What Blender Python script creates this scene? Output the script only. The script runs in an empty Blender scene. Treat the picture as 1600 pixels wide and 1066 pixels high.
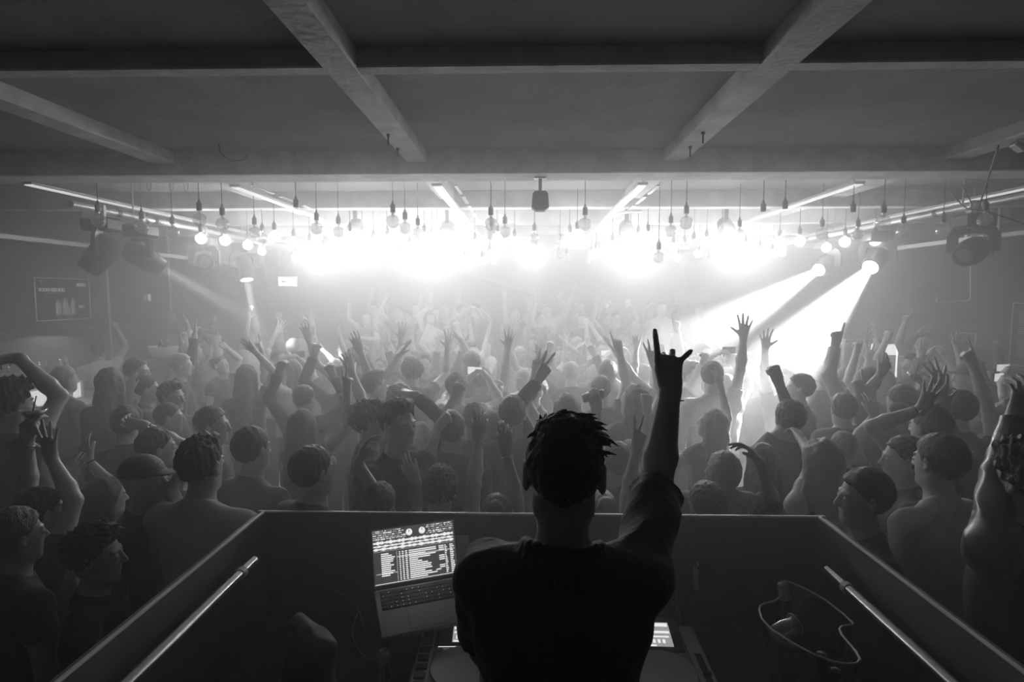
import bpy, math, random
import numpy as np
from mathutils import Vector, Matrix
C = bpy.context.scene.collection
SC = bpy.context.scene
R = math.radians

# ------------------------------------------------------------------ camera
F_PX, PITCH, YAW = 889.0, math.atan(71/889), math.atan(22/889)
CAMZ = 2.37
cam_d = bpy.data.cameras.new('camera'); cam = bpy.data.objects.new('camera', cam_d); C.objects.link(cam)
cam.location = (0, 0, CAMZ); cam.rotation_euler = (math.pi/2-PITCH, 0, YAW)
cam_d.sensor_width = 36; cam_d.lens = F_PX/1600*36; cam_d.clip_start = 0.05; cam_d.clip_end = 100
SC.camera = cam
CM = cam.rotation_euler.to_matrix()
def P(px, py, Y):
    """the point at depth Y (metres in front of the camera) that the photo shows at px, py"""
    d = CM @ Vector(((px-800)/F_PX, -(py-533)/F_PX, -1))
    return Vector((0, 0, CAMZ)) + d*(Y/d.y)

# ------------------------------------------------------------------ world: dark room filled with haze
w = bpy.data.worlds.new('world'); SC.world = w; w.use_nodes = True
wn = w.node_tree.nodes; wl = w.node_tree.links
wn['Background'].inputs[0].default_value = (0.02, 0.02, 0.02, 1); wn['Background'].inputs[1].default_value = 1.0
vs = wn.new('ShaderNodeVolumeScatter')
vs.inputs['Color'].default_value = (1, 1, 1, 1)
geo = wn.new('ShaderNodeNewGeometry'); sep = wn.new('ShaderNodeSeparateXYZ'); mr = wn.new('ShaderNodeMapRange'); mr.interpolation_type = 'SMOOTHSTEP'
mr.inputs['From Min'].default_value = 1.1; mr.inputs['From Max'].default_value = 3.2
mr.inputs['To Min'].default_value = 0.012; mr.inputs['To Max'].default_value = 0.168      # thin by the booth, thick over the dance floor
mad = wn.new('ShaderNodeMath'); mad.operation = 'MULTIPLY_ADD'; mad.inputs[1].default_value = -1.2; mad.inputs[2].default_value = 1.2*2.4
ad = wn.new('ShaderNodeMath'); ad.operation = 'ADD'
wl.new(geo.outputs['Position'], sep.inputs[0]); wl.new(sep.outputs['Z'], mad.inputs[0]); wl.new(mad.outputs[0], ad.inputs[0]); wl.new(sep.outputs['Y'], ad.inputs[1]); wl.new(ad.outputs[0], mr.inputs['Value']); wl.new(mr.outputs[0], vs.inputs['Density'])
w.cycles.volume_step_size = 0.85; w.cycles.homogeneous_volume = False
vs.inputs['Anisotropy'].default_value = 0.55
wl.new(vs.outputs[0], wn['World Output'].inputs['Volume'])

SC.view_settings.view_transform = 'Standard'; SC.view_settings.look = 'None'
SC.view_settings.gamma = 1.0; SC.view_settings.use_curve_mapping = False
SC.view_settings.exposure = 0.12
cy = SC.cycles
cy.max_bounces = 5; cy.diffuse_bounces = 2; cy.glossy_bounces = 2; cy.transmission_bounces = 4
cy.transparent_max_bounces = 12; cy.volume_bounces = 1
cy.caustics_reflective = False; cy.caustics_refractive = False
cy.sample_clamp_indirect = 3.0; cy.sample_clamp_direct = 0
cy.use_denoising = True
cy.use_light_tree = True; cy.use_adaptive_sampling = True; cy.adaptive_threshold = 0.05
try: cy.denoising_prefilter = 'ACCURATE'
except Exception: pass

# ------------------------------------------------------------------ lamp helpers and the added wash lights
def lamp(name, kind, loc, energy, **kw):
    d = bpy.data.lights.new(name, kind); d.energy = energy
    for k, v in kw.items(): setattr(d, k, v)
    o = bpy.data.objects.new(name, d); C.objects.link(o); o.location = loc
    return o
def aim(o, target):
    o.rotation_euler = (Vector(target)-Vector(o.location)).to_track_quat('-Z', 'Y').to_euler()
# spots added to brighten haze and crowd, shining back towards the booth
ADDED_WASH = [(-3.2, 9.1, 3.15, 85), (-1.6, 9.3, 3.15, 90), (0.1, 9.4, 3.15, 90), (1.8, 9.3, 3.15, 90), (3.3, 9.1, 3.15, 80), (-2.0, 6.7, 3.15, 26), (-0.95, 6.9, 3.15, 36), (1.2, 6.9, 3.15, 38), (2.3, 6.7, 3.15, 36)]
for x, y, z, e in ADDED_WASH:
    l = lamp('added_wash_spot', 'SPOT', (x, y-0.16, z-0.10), e, spot_size=R(120), spot_blend=1.0, shadow_soft_size=0.10)
    aim(l, (x*0.6, y-4.0, 1.2))

# ------------------------------------------------------------------ materials
MATS = {}
def mat(name, g, rough=0.6, metal=0.0, emit=0.0, bump=0.0, bscale=40.0, vary=0.0, vscale=6.0, spec=0.5, sheen=0.0, stripes=None):
    if name in MATS: return MATS[name]
    m = bpy.data.materials.new(name); m.use_nodes = True; n = m.node_tree.nodes; l = m.node_tree.links
    b = n['Principled BSDF']
    b.inputs['Base Color'].default_value = (g, g, g, 1); b.inputs['Roughness'].default_value = rough
    b.inputs['Metallic'].default_value = metal; b.inputs['Specular IOR Level'].default_value = spec
    if sheen: b.inputs['Sheen Weight'].default_value = sheen; b.inputs['Sheen Roughness'].default_value = 0.4
    if emit:
        b.inputs['Emission Color'].default_value = (1, 1, 1, 1); b.inputs['Emission Strength'].default_value = emit
    tc = n.new('ShaderNodeTexCoord')
    if vary:
        t = n.new('ShaderNodeTexNoise'); t.inputs['Scale'].default_value = vscale; t.inputs['Detail'].default_value = 6
        r = n.new('ShaderNodeMapRange'); r.inputs['From Min'].default_value = 0.3; r.inputs['From Max'].default_value = 0.7
        r.inputs['To Min'].default_value = g*(1-vary); r.inputs['To Max'].default_value = g*(1+vary)
        l.new(tc.outputs['Object'], t.inputs['Vector']); l.new(t.outputs['Fac'], r.inputs['Value']); l.new(r.outputs[0], b.inputs['Base Color'])
    if stripes:
        wv = n.new('ShaderNodeTexWave'); wv.bands_direction = 'X'; wv.inputs['Scale'].default_value = stripes
        r = n.new('ShaderNodeMapRange'); r.inputs['To Min'].default_value = g*0.45; r.inputs['To Max'].default_value = g
        l.new(tc.outputs['Object'], wv.inputs['Vector']); l.new(wv.outputs['Fac'], r.inputs['Value']); l.new(r.outputs[0], b.inputs['Base Color'])
    if bump:
        t = n.new('ShaderNodeTexNoise'); t.inputs['Scale'].default_value = bscale; t.inputs['Detail'].default_value = 4
        bp = n.new('ShaderNodeBump'); bp.inputs['Strength'].default_value = bump; bp.inputs['Distance'].default_value = 0.02
        l.new(tc.outputs['Object'], t.inputs['Vector']); l.new(t.outputs['Fac'], bp.inputs['Height']); l.new(bp.outputs[0], b.inputs['Normal'])
    MATS[name] = m; return m
def glass(name, clear=0.85, g=0.9, emit=0.0, rough=0.05):
    if name in MATS: return MATS[name]
    m = bpy.data.materials.new(name); m.use_nodes = True; n = m.node_tree.nodes; l = m.node_tree.links
    n.remove(n['Principled BSDF']); out = n['Material Output']
    tr = n.new('ShaderNodeBsdfTransparent'); gl = n.new('ShaderNodeBsdfGlossy'); gl.inputs['Roughness'].default_value = rough
    gl.inputs['Color'].default_value = (g, g, g, 1)
    lw = n.new('ShaderNodeLayerWeight'); lw.inputs['Blend'].default_value = 0.35
    mr = n.new('ShaderNodeMapRange'); mr.inputs['To Min'].default_value = 1-clear; mr.inputs['To Max'].default_value = 0.75
    l.new(lw.outputs['Facing'], mr.inputs['Value'])
    mx = n.new('ShaderNodeMixShader'); l.new(mr.outputs[0], mx.inputs[0]); l.new(tr.outputs[0], mx.inputs[1]); l.new(gl.outputs[0], mx.inputs[2])
    last = mx
    if emit:
        e = n.new('ShaderNodeEmission'); e.inputs['Strength'].default_value = emit
        ad = n.new('ShaderNodeAddShader'); l.new(mx.outputs[0], ad.inputs[0]); l.new(e.outputs[0], ad.inputs[1]); last = ad
    l.new(last.outputs[0], out.inputs['Surface'])
    try: m.cycles.emission_sampling = 'NONE'
    except Exception: pass
    MATS[name] = m; return m
def glow(name, s, sampled=False):
    if name in MATS: return MATS[name]
    m = bpy.data.materials.new(name); m.use_nodes = True; n = m.node_tree.nodes
    b = n['Principled BSDF']; b.inputs['Base Color'].default_value = (.8, .8, .8, 1)
    b.inputs['Emission Color'].default_value = (1, 1, 1, 1); b.inputs['Emission Strength'].default_value = s
    if not sampled:
        try: m.cycles.emission_sampling = 'NONE'
        except Exception: pass
    MATS[name] = m; return m

# ------------------------------------------------------------------ mesh builder
class MB:
    def __init__(s): s.v = []; s.f = []
    def add(s, v, f):
        o = len(s.v); s.v += [tuple(p) for p in v]; s.f += [tuple(i+o for i in q) for q in f]; return s
    def box(s, a, b, M=None, bev=0.0):
        x0, y0, z0 = a; x1, y1, z1 = b
        if bev > 0:
            e = bev; v = []; f = []
            X, Y, Z = (x0, x1), (y0, y1), (z0, z1)
            idx = {}
            for i in (0, 1):
                for j in (0, 1):
                    for k in (0, 1):
                        sx, sy, sz = (1 if i == 0 else -1), (1 if j == 0 else -1), (1 if k == 0 else -1)
                        for ax, off in enumerate(((0, sy*e, sz*e), (sx*e, 0, sz*e), (sx*e, sy*e, 0))):
                            idx[(i, j, k, ax)] = len(v); v.append((X[i]+off[0], Y[j]+off[1], Z[k]+off[2]))
            I = idx
            for i in (0, 1):
                q = [I[(i, 0, 0, 0)], I[(i, 1, 0, 0)], I[(i, 1, 1, 0)], I[(i, 0, 1, 0)]]; f.append(q if i else q[::-1])
                q = [I[(0, i, 0, 1)], I[(0, i, 1, 1)], I[(1, i, 1, 1)], I[(1, i, 0, 1)]]; f.append(q if i else q[::-1])
                q = [I[(0, 0, i, 2)], I[(1, 0, i, 2)], I[(1, 1, i, 2)], I[(0, 1, i, 2)]]; f.append(q if i else q[::-1])
            for a_ in (0, 1):
                for b_ in (0, 1):
                    f.append([I[(a_, b_, 0, 0)], I[(a_, b_, 1, 0)], I[(a_, b_, 1, 1)], I[(a_, b_, 0, 1)]])
                    f.append([I[(a_, 0, b_, 0)], I[(a_, 1, b_, 0)], I[(a_, 1, b_, 2)], I[(a_, 0, b_, 2)]])
                    f.append([I[(0, a_, b_, 1)], I[(1, a_, b_, 1)], I[(1, a_, b_, 2)], I[(0, a_, b_, 2)]])
                    for c_ in (0, 1):
                        pass
            for i in (0, 1):
                for j in (0, 1):
                    for k in (0, 1): f.append([I[(i, j, k, 0)], I[(i, j, k, 1)], I[(i, j, k, 2)]])
        else:
            v = [(x0,y0,z0),(x1,y0,z0),(x1,y1,z0),(x0,y1,z0),(x0,y0,z1),(x1,y0,z1),(x1,y1,z1),(x0,y1,z1)]
            f = [(0,3,2,1),(4,5,6,7),(0,1,5,4),(1,2,6,5),(2,3,7,6),(3,0,4,7)]
        if M is not None: v = [M @ Vector(p) for p in v]
        return s.add(v, f)
    def tube(s, pts, r, n=8, cap=True, M=None):
        pts = [Vector(p) for p in pts]
        if M is not None: pts = [M @ p for p in pts]
        m = len(pts); rs = r if isinstance(r, (list, tuple)) else [r]*m
        v = []; f = []
        t0 = (pts[1]-pts[0]).normalized()
        u = t0.orthogonal().normalized()
        for i, p in enumerate(pts):
            t = (pts[min(i+1, m-1)]-pts[max(i-1, 0)]).normalized()
            u = (u-t*u.dot(t)).normalized(); w_ = t.cross(u)
            for k in range(n):
                a = 2*math.pi*k/n; v.append(p+(u*math.cos(a)+w_*math.sin(a))*rs[i])
        for i in range(m-1):
            for k in range(n):
                k2 = (k+1) % n; f.append((i*n+k, i*n+k2, (i+1)*n+k2, (i+1)*n+k))
        if cap: f.append(tuple(range(n))[::-1]); f.append(tuple((m-1)*n+k for k in range(n)))
        return s.add(v, f)
    def lathe(s, prof, n=20, M=None, c=(0, 0, 0), cap=True):
        v = []; f = []; m = len(prof)
        for r_, z in prof:
            for k in range(n):
                a = 2*math.pi*k/n; v.append(Vector((c[0]+r_*math.cos(a), c[1]+r_*math.sin(a), c[2]+z)))
        for i in range(m-1):
            for k in range(n):
                k2 = (k+1) % n; f.append((i*n+k, i*n+k2, (i+1)*n+k2, (i+1)*n+k))
        if cap: f.append(tuple(range(n))[::-1]); f.append(tuple((m-1)*n+k for k in range(n)))
        if M is not None: v = [M @ p for p in v]
        return s.add(v, f)
    def sphere(s, c, r, n=16, M=None):
        m = max(6, n//2); pr = [(max(1e-4, math.sin(math.pi*i/m))*r, -math.cos(math.pi*i/m)*r) for i in range(m+1)]
        return s.lathe(pr, n, M, c)
    def build(s, name, m, parent=None, smooth=False, loc=None):
        me = bpy.data.meshes.new(name); me.from_pydata(s.v, [], s.f); me.update()
        if smooth is not False:
            me.shade_smooth()
            if smooth is not True:
                try: me.set_sharp_from_angle(angle=R(smooth))
                except Exception: pass
        me.materials.append(m)
        o = bpy.data.objects.new(name, me); C.objects.link(o)
        if parent is not None: o.parent = parent
        if loc is not None: o.location = loc
        return o
def tag(o, label, cat, group=None, kind=None):
    if label: o['label'] = label
    if cat: o['category'] = cat
    if group: o['group'] = group
    if kind: o['kind'] = kind
    return o
def empty(name, loc=(0, 0, 0), rot=(0, 0, 0)):
    o = bpy.data.objects.new(name, None); C.objects.link(o); o.location = loc; o.rotation_euler = rot; o.empty_display_size = .1; return o
def struct(o): o['kind'] = 'structure'; return o
def catenary(a, b, sag, n=10):
    a = Vector(a); b = Vector(b)
    return [a.lerp(b, i/n)+Vector((0, 0, -4*sag*(i/n)*(1-i/n))) for i in range(n+1)]
def text(s, name, size, m, parent, loc, rot, ext=0.002, align='LEFT', sx=1.0):
    d = bpy.data.curves.new(name, 'FONT'); d.body = s; d.size = size; d.extrude = ext; d.align_x = align; d.offset = size*0.018
    d.materials.append(m); o = bpy.data.objects.new(name, d); C.objects.link(o)
    bpy.context.view_layer.update()
    me = bpy.data.meshes.new_from_object(o.evaluated_get(bpy.context.evaluated_depsgraph_get())); bpy.data.objects.remove(o)
    if not me.materials: me.materials.append(m)
    o = bpy.data.objects.new(name, me); C.objects.link(o)
    o.parent = parent; o.location = loc; o.rotation_euler = rot; o.scale = (sx, 1, 1); return o
BULB_W, BEAM, EXIT, FRIDGE, BARL, BARW, HAZE_G = 9.0, 3600.0, 1.5, 3.0, .8, 3.0, .62
HAZE = []

# ------------------------------------------------------------------ the room
XL, XR, YB, YF = -6.0, 6.3, 13.0, -3.0
ZB, ZC = CAMZ+0.95, CAMZ+1.13          # beam undersides, ceiling
m_ceil = mat('painted_ceiling', 0.45, 0.75, bump=0.15, bscale=25, vary=0.12, vscale=3)
m_beam = mat('painted_beam', 0.82, 0.7, bump=0.25, bscale=18, vary=0.18, vscale=5)
m_wall = mat('dark_wall', 0.11, 0.8, bump=0.1, bscale=30, vary=0.15, vscale=1.5)
m_floor = mat('floor_boards', 0.09, 0.5, vary=0.3, vscale=4)
m_black = mat('matte_black', 0.02, 0.5)
m_metal = mat('bare_metal', 0.55, 0.35, metal=0.8)
m_white = mat('white_plastic', 0.75, 0.4)
m_grey = mat('grey_plastic', 0.3, 0.45)
struct(MB().box((XL-.2, YF-.2, -.1), (XR+.2, YB+.2, 0)).build('floor', m_floor))
struct(MB().box((XL-.2, YF-.2, ZC), (XR+.2, YB+.2, ZC+.15)).build('ceiling', m_ceil))
struct(MB().box((XL-.2, YF, 0), (XL, YB, ZC)).build('wall_left', m_wall))
struct(MB().box((XR, YF, 0), (XR+.2, YB, ZC)).build('wall_right', m_wall))
struct(MB().box((XL-.2, YB, 0), (XR+.2, YB+.2, ZC)).build('wall_back', m_wall))
struct(MB().box((XL-.2, YF-.2, 0), (XR+.2, YF, ZC)).build('wall_front', m_wall))
# cross beams and long beams under the ceiling
CROSS = [(2.68, .10, CAMZ+1.045), (4.52, .31, ZB), (6.25, .16, ZB), (7.65, .16, ZB), (9.0, .16, ZB), (10.3, .16, ZB), (11.7, .16, ZB)]
for i, (y, wd, zb) in enumerate(CROSS):
    b = MB().box((XL, y, zb), (XR, y+wd, ZC+.02), bev=.008).build('trim_%d' % (i+1), m_beam); struct(b)
LONG = [(-2.96, .18), (-.94, .16), (1.06, .17), (3.2, .18)]
for i, (x, wd) in enumerate(LONG):
    b = MB().box((x, YF, CAMZ+1.04), (x+wd, YB, ZC+.02), bev=.008).build('trim_%d' % (len(CROSS)+i+1), m_beam); struct(b)

# light strips running away from the booth under the beams
m_strip = glow('strip_light', 0.75)
STRIPS = [(-4.18, 4.75, 11.5, 'outermost strip on the poster side'), (-2.5, 4.9, 9.0, 'second strip from the poster wall'), (-.76, 4.9, 9.5, 'strip left of the hanging six-sided fixture'),
          (.98, 4.9, 9.0, 'strip just right of the hanging six-sided fixture'), (2.78, 4.9, 9.5, 'second strip from the menu wall'), (4.35, 4.75, 11.5, 'outermost strip on the menu board side')]
for x, y0, y1, lb in STRIPS:
    r = empty('ceiling_strip_light', (x, y0, ZB-.02))
    tag(r, 'long white ceiling light strip, '+lb, 'light', 'light strips under the ceiling beams')
    MB().box((-.045, 0, 0), (.045, y1-y0, .022), bev=.004).build('housing', m_white, r)
    MB().box((-.03, .01, -.008), (.03, y1-y0-.01, -.0005)).build('diffuser', m_strip, r)
for x, y0, n in ((-2.36, 4.9, 3), (-.62, 4.95, 4), (1.12, 5.0, 3)):
    q = MB()
    for k in range(n): q.box((x, y0+k*.55, ZB-.012), (x+.03, y0+.42+k*.55, ZB))
    tag(q.build('cable_duct', m_white), {0: 'short', 1: 'short'}.get(0)+' white cable duct pieces beside the strip at %s' % ('the far poster side', 'the six-sided fixture', 'the right of the fixture')[(-2.36, -.62, 1.12).index(x)], 'duct')

# ------------------------------------------------------------------ hanging fixture under the big beam
r = empty('hanging_fixture', (P(844, 300, 4.7).x, 4.68, ZB))
tag(r, 'small dark six-sided fixture hanging on a short rod under the wide cross beam', 'light fixture')
MB().box((-.05, -.03, -.012), (.05, .03, 0), bev=.003).build('ceiling_plate', m_metal, r)
MB().tube([(0, 0, -.01), (0, 0, -.13)], .014, 12).build('rod', m_grey, r, True)
bm_ = MB(); prof = [(-.042, -.115), (.042, -.115), (.062, -.135), (.070, -.245), (.035, -.268), (-.035, -.268), (-.070, -.245), (-.062, -.135)]
vv = [(x, -.05, z) for x, z in prof]+[(x, .05, z) for x, z in prof]; k = len(prof)
ff = [tuple(range(k)), tuple(range(2*k-1, k-1, -1))]+[(i, i+k, (i+1) % k+k, (i+1) % k) for i in range(k)]
bm_.add(vv, ff); bm_.build('body', m_black, r)

# ------------------------------------------------------------------ pendant bulbs
m_cord = mat('black_cord', 0.03, 0.5); m_sock = mat('black_socket', 0.025, 0.35)
m_bulb = glass('clear_bulb_glass', 0.78); m_lit = glass('lit_bulb_glass', 0.7, emit=5.0); m_fil = glow('lit_filament', 25.0); m_fd = mat('dull_filament', 0.5, 0.4, metal=0.6)
m_brass = mat('pale_bulb_cap', 0.6, 0.3, metal=0.9)
def bulb_meshes():
    D = {}
    me = MB().tube([(0, 0, 0), (0, 0, 1)], .0035, 6).build('cord', m_cord, None); D['cord'] = me.data; bpy.data.objects.remove(me)
    me = MB().lathe([(.004, 0), (.008, -.012), (.012, -.03), (.021, -.038), (.0225, -.045), (.0225, -.098), (.020, -.102)], 14).build('socket', m_sock, None, 40); D['socket'] = me.data; bpy.data.objects.remove(me)
    pr = [(.013, -.10), (.0135, -.115), (.018, -.128)]
    for i in range(1, 13):
        a = math.pi*(.16+.84*i/12); pr.append((max(.0005, math.sin(a)*.058), -.178+math.cos(a)*.058))
    for nm, m_ in (('glass_globe', m_bulb), ('lit_globe', m_lit)):
        me = MB().lathe(pr, 20).build('glass_globe', m_, None, True); D[nm] = me.data; bpy.data.objects.remove(me)
    for nm, m_ in (('filament', m_fd), ('lit_filament', m_fil)):
        q = MB().tube([(0, 0, -.11), (0, 0, -.14)], .005, 8)
        for k in range(5):
            a = 2*math.pi*k/5; c_, s_ = math.cos(a)*.012, math.sin(a)*.012; a2 = a+.6
            q.tube([(c_*.4, s_*.4, -.135), (c_, s_, -.15), (math.cos(a2)*.012, math.sin(a2)*.012, -.205)], .0012 if nm == 'filament' else .003, 5)
        me = q.build('filament', m_, None); D[nm] = me.data; bpy.data.objects.remove(me)
    q = MB().lathe([(.013, -.10), (.0135, -.115), (.012, -.12)], 10)
    q.add([(.012, 0, -.115), (.004, .012, -.115), (-.004, .004, -.118), (.018, .004, -.19)], [(0, 1, 3), (1, 2, 3)])
    q.add([(-.012, 0, -.115), (-.004, -.01, -.115), (-.010, .006, -.16)], [(0, 1, 2)])
    me = q.build('broken_glass', m_bulb, None); D['broken'] = me.data; bpy.data.objects.remove(me)
    me = MB().lathe([(.0145, -.098), (.0145, -.112), (.012, -.116)], 12).build('bulb_cap', m_brass, None, 40); D['cap'] = me.data; bpy.data.objects.remove(me)
    return D
BM = bulb_meshes()
def child(name, me, parent, loc=(0, 0, 0), scale=None):
    o = bpy.data.objects.new(name, me); C.objects.link(o); o.parent = parent; o.location = loc
    if scale: o.scale = scale
    return o
BULBS = []
def bulb(px, py, state, Y=None):
    """state: c clear and off, l lit, b broken, s bare socket, t tiny"""
    zc = .64
    if Y is None: Y = max(4.95, zc*F_PX/(462-py))
    BULBS.append((P(px, py, Y), state))
LST = [(154,345,'c'),(222,355,'c'),(270,362,'c'),(312,343,'c'),(314,373,'l'),(348,350,'c'),(352,376,'l'),(387,383,'l'),(398,363,'c'),(429,370,'l'),
 (463,338,'b'),(495,357,'c'),(459,379,'l'),(484,385,'l'),(529,362,'c'),(547,372,'l'),(566,376,'l'),(584,381,'l'),(614,346,'c'),(633,356,'c'),(653,364,'c'),(663,373,'l'),
 (675,379,'l'),(683,384,'l'),(767,350,'c'),(768,366,'c'),(777,373,'l'),(789,362,'c'),(804,380,'l'),(875,385,'c'),(890,374,'l'),(902,369,'l'),(914,350,'c'),(957,385,'c'),
 (967,388,'l'),(976,379,'c'),(985,380,'l'),(997,375,'c'),(1012,372,'l'),(1029,402,'x'),(1048,361,'c'),(1072,348,'c'),(1052,388,'l'),(1069,388,'c'),(1084,383,'c'),
 (1104,380,'l'),(1128,375,'l'),(1155,366,'c'),(1165,388,'l'),(1146,394,'l'),(1192,345,'s'),(1226,341,'s'),(1187,394,'l'),(1218,379,'l'),(1208,397,'l'),(1249,377,'l'),
 (1284,366,'c'),(1291,387,'l'),(1320,378,'l'),(1332,346,'s'),(1367,376,'l'),(1380,347,'c'),(1411,362,'c'),(1473,360,'c'),(1539,344,'c'),
 (410,372,'c'),(506,392,'l'),(605,377,'l'),(640,388,'l'),(742,384,'l'),(835,372,'c'),(1340,366,'c')]
for px, py, st in LST:
    if st == 'x': bulb(px, py, 'c', 5.6)
    else: bulb(px, py, st)
rng = random.Random(11)
for row, Y in enumerate((8.6, 9.5, 10.6)):
    n = (17, 19, 15)[row]
    for k in range(n):
        x = -4.0+8.4*(k+.5*(row % 2))/n+rng.uniform(-.12, .12)
        if abs(x+.1) < .25 and row < 2: continue
        BULBS.append((Vector((x, Y+rng.uniform(-.2, .2), CAMZ+.62+rng.uniform(-.07, .06))), 'l' if rng.random() < .55 else 'c'))
NB = 0
order = ('first', 'second', 'third', 'fourth', 'fifth', 'sixth', 'seventh', 'eighth', 'ninth', 'tenth', 'eleventh', 'twelfth', 'thirteenth', 'fourteenth', 'fifteenth', 'sixteenth', 'seventeenth', 'eighteenth', 'nineteenth', 'twentieth')
def band(y): return 'nearest the wide beam' if y < 5.9 else 'middle of bulb field' if y < 7.4 else 'far part of bulb field' if y < 9.0 else 'farthest bulb rows'
BULBS.sort(key=lambda t: (band(t[0].y), t[1], t[0].x))
cnt = {}
for p, st in BULBS:
    b_ = band(p.y); key = (b_, st); cnt[key] = cnt.get(key, 0)+1; k = cnt[key]
    kindw = {'c': 'clear unlit bulb', 'l': 'glowing globe bulb', 'b': 'broken bulb stub', 's': 'bare bulb socket'}[st]
    o_ = order[(k-1)] if k <= 20 else 'number %d' % k
    top = p.z+.178
    r = empty('pendant_bulb', (p.x, p.y, top))
    tag(r, '%s %s from the poster wall, %s' % (o_, kindw, b_), 'light bulb', 'pendant bulbs hanging under the ceiling')
    nxt = [z for (y, wd, z) in CROSS if y-.02 <= p.y <= y+wd+.02]
    lng = [1 for (x, wd) in LONG if x-.01 <= p.x <= x+wd+.01]
    ceil_z = nxt[0] if nxt else (CAMZ+1.04 if lng else ZC)
    child('cord', BM['cord'], r, (0, 0, -.003), (1, 1, ceil_z-top+.004))
    child('socket', BM['socket'], r)
    if st in 'cl':
        child('bulb_cap', BM['cap'], r)
        g_ = child('glass_globe', BM['glass_globe' if st == 'c' else 'lit_globe'], r)
        child('filament', BM['filament' if st == 'c' else 'lit_filament'], g_)
        if st == 'l':
            lamp('bulb_light', 'POINT', (p.x, p.y, p.z-.005), BULB_W if p.y < 8.3 else BULB_W*.5, shadow_soft_size=.045)
    elif st == 'b': child('broken_glass', BM['broken'], r)

# ------------------------------------------------------------------ pipes with moving heads
m_alu = mat('aluminium_pipe', 0.62, 0.4, metal=0.5); m_fix = mat('fixture_black', 0.04, 0.4); m_lens = glow('lit_lens', 12.0); m_lens_off = mat('dark_lens', 0.05, 0.05)
PX_L, PX_R, PZ = -3.98, 4.0, CAMZ+.80
for x, y0, y1, lb, nm in ((PX_L, 4.95, 9.5, 'on the poster side', 0), (PX_R, 4.6, 9.5, 'on the menu board side', 1)):
    r = empty('lighting_pipe', (x, y0, PZ)); tag(r, 'pale round lighting pipe hung under the ceiling '+lb, 'pipe')
    MB().tube([(0, 0, 0), (0, y1-y0, 0)], .032, 16).build('pipe', m_alu, r, 40)
    for yy in (.55, 1.1, 2.4, 3.6):
        MB().tube([(0, yy, 0), (0, yy+.05, 0)], .036, 16).build('tape_band', m_cord, r, 40)
    for yy in (.8, 3.0):
        MB().tube([(0, yy, .03), (0, yy, ZC-PZ)], .008, 8).build('hanger_rod', m_metal, r)
    q = MB(); random.seed(3+nm)
    for k in range(5):
        a = .7+k*.22
        q.tube([(.0, a, .035), (.05, a+.06, -.02-.03*random.random()), (.02, a+.14, -.05*random.random()), (-.02, a+.2, .04)], .005, 6)
    q.build('cable_wrap', m_white, r, True)
def moving_head(loc, target, label, lit, energy, cone, yoke_yaw=0.0, pipe=True, s=1.0):
    loc = Vector(loc); r = empty('moving_head_light', loc); tag(r, label, 'stage light')
    if pipe:
        MB().box((-.045, -.02, -.085), (.045, .02, .045), bev=.006).build('clamp', m_alu, r)
    MB().box((-.13*s, -.11*s, -.20*s), (.13*s, .11*s, -.075*s), bev=.02).build('base', m_fix, r)
    piv = Vector((0, 0, -.40*s)); d = (Vector(target)-(loc+piv)).normalized()
    yaw = math.atan2(d.x, -d.y) if yoke_yaw is None else yoke_yaw
    My = Matrix.Rotation(yaw, 4, 'Z')
    q = MB()
    for sx in (-1, 1):
        pts = [(sx*.02*s, 0, -.205*s), (sx*.12*s, 0, -.22*s), (sx*.152*s, 0, -.27*s), (sx*.155*s, 0, -.40*s)]
        for a_, b_ in zip(pts[:-1], pts[1:]):
            a_ = Vector(a_); b_ = Vector(b_); dd = (b_-a_); L = dd.length
            Mb = Matrix.Translation(a_) @ dd.to_track_quat('Z', 'Y').to_matrix().to_4x4()
            q.box((-.018*s, -.04*s, -.01), (.018*s, .04*s, L+.01), My @ Mb)
    q.build('yoke', m_fix, r)
    Mh = Matrix.Translation(piv) @ d.to_track_quat('Z', 'Y').to_matrix().to_4x4()
    h = MB().lathe([(.05, -.17), (.09, -.155), (.112, -.10), (.118, 0), (.112, .10), (.10, .17), (.098, .20), (.085, .205), (.083, .185)], 24, Mh @ Matrix.Scale(s, 4)).build('head', m_fix, r, 35)
    MB().lathe([(.001, .187), (.05, .190), (.083, .187)], 24, Mh @ Matrix.Scale(s, 4)).build('lens', m_lens if lit else m_lens_off, h, True)
    if lit:
        p = loc+piv+d*(.215*s)
        l = lamp('stage_beam', 'SPOT', p, energy, spot_size=R(cone), spot_blend=.35, shadow_soft_size=.045); aim(l, p+d)
    return r
moving_head((PX_L, 5.85, PZ), P(480, 545, 7.6), 'black moving head on the pipe above drinks poster, thin beam pointing down and inward', True, BEAM*.9, 9, None)
moving_head((PX_L, 5.3, PZ), P(95, 470, 5.2), 'dark moving head with pale front turned toward the poster wall', False, 0, 0, None)
moving_head((PX_L, 7.0, PZ), P(330, 330, 3.0), 'unlit moving head with arched yoke on the poster side pipe', False, 0, 0, 0)
moving_head((PX_L, 8.0, PZ), P(425, 640, 7.4), 'moving head farthest along the poster side pipe, narrow white beam straight down', True, BEAM*.55, 12, None)
moving_head((PX_R, 7.75, PZ), P(985, 600, 5.6), 'moving head farthest along the menu side pipe, broad beam across the crowd', True, BEAM*1.6, 15, None)
moving_head((PX_R, 6.65, PZ), P(1160, 640, 4.8), 'middle moving head on the menu side pipe, brightest beam across the crowd', True, BEAM*1.8, 18, None)
moving_head((PX_R, 5.25, PZ), P(1400, 470, 4.3), 'unlit black moving head nearest the menu board, tilted down', False, 0, 0, None)
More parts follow.
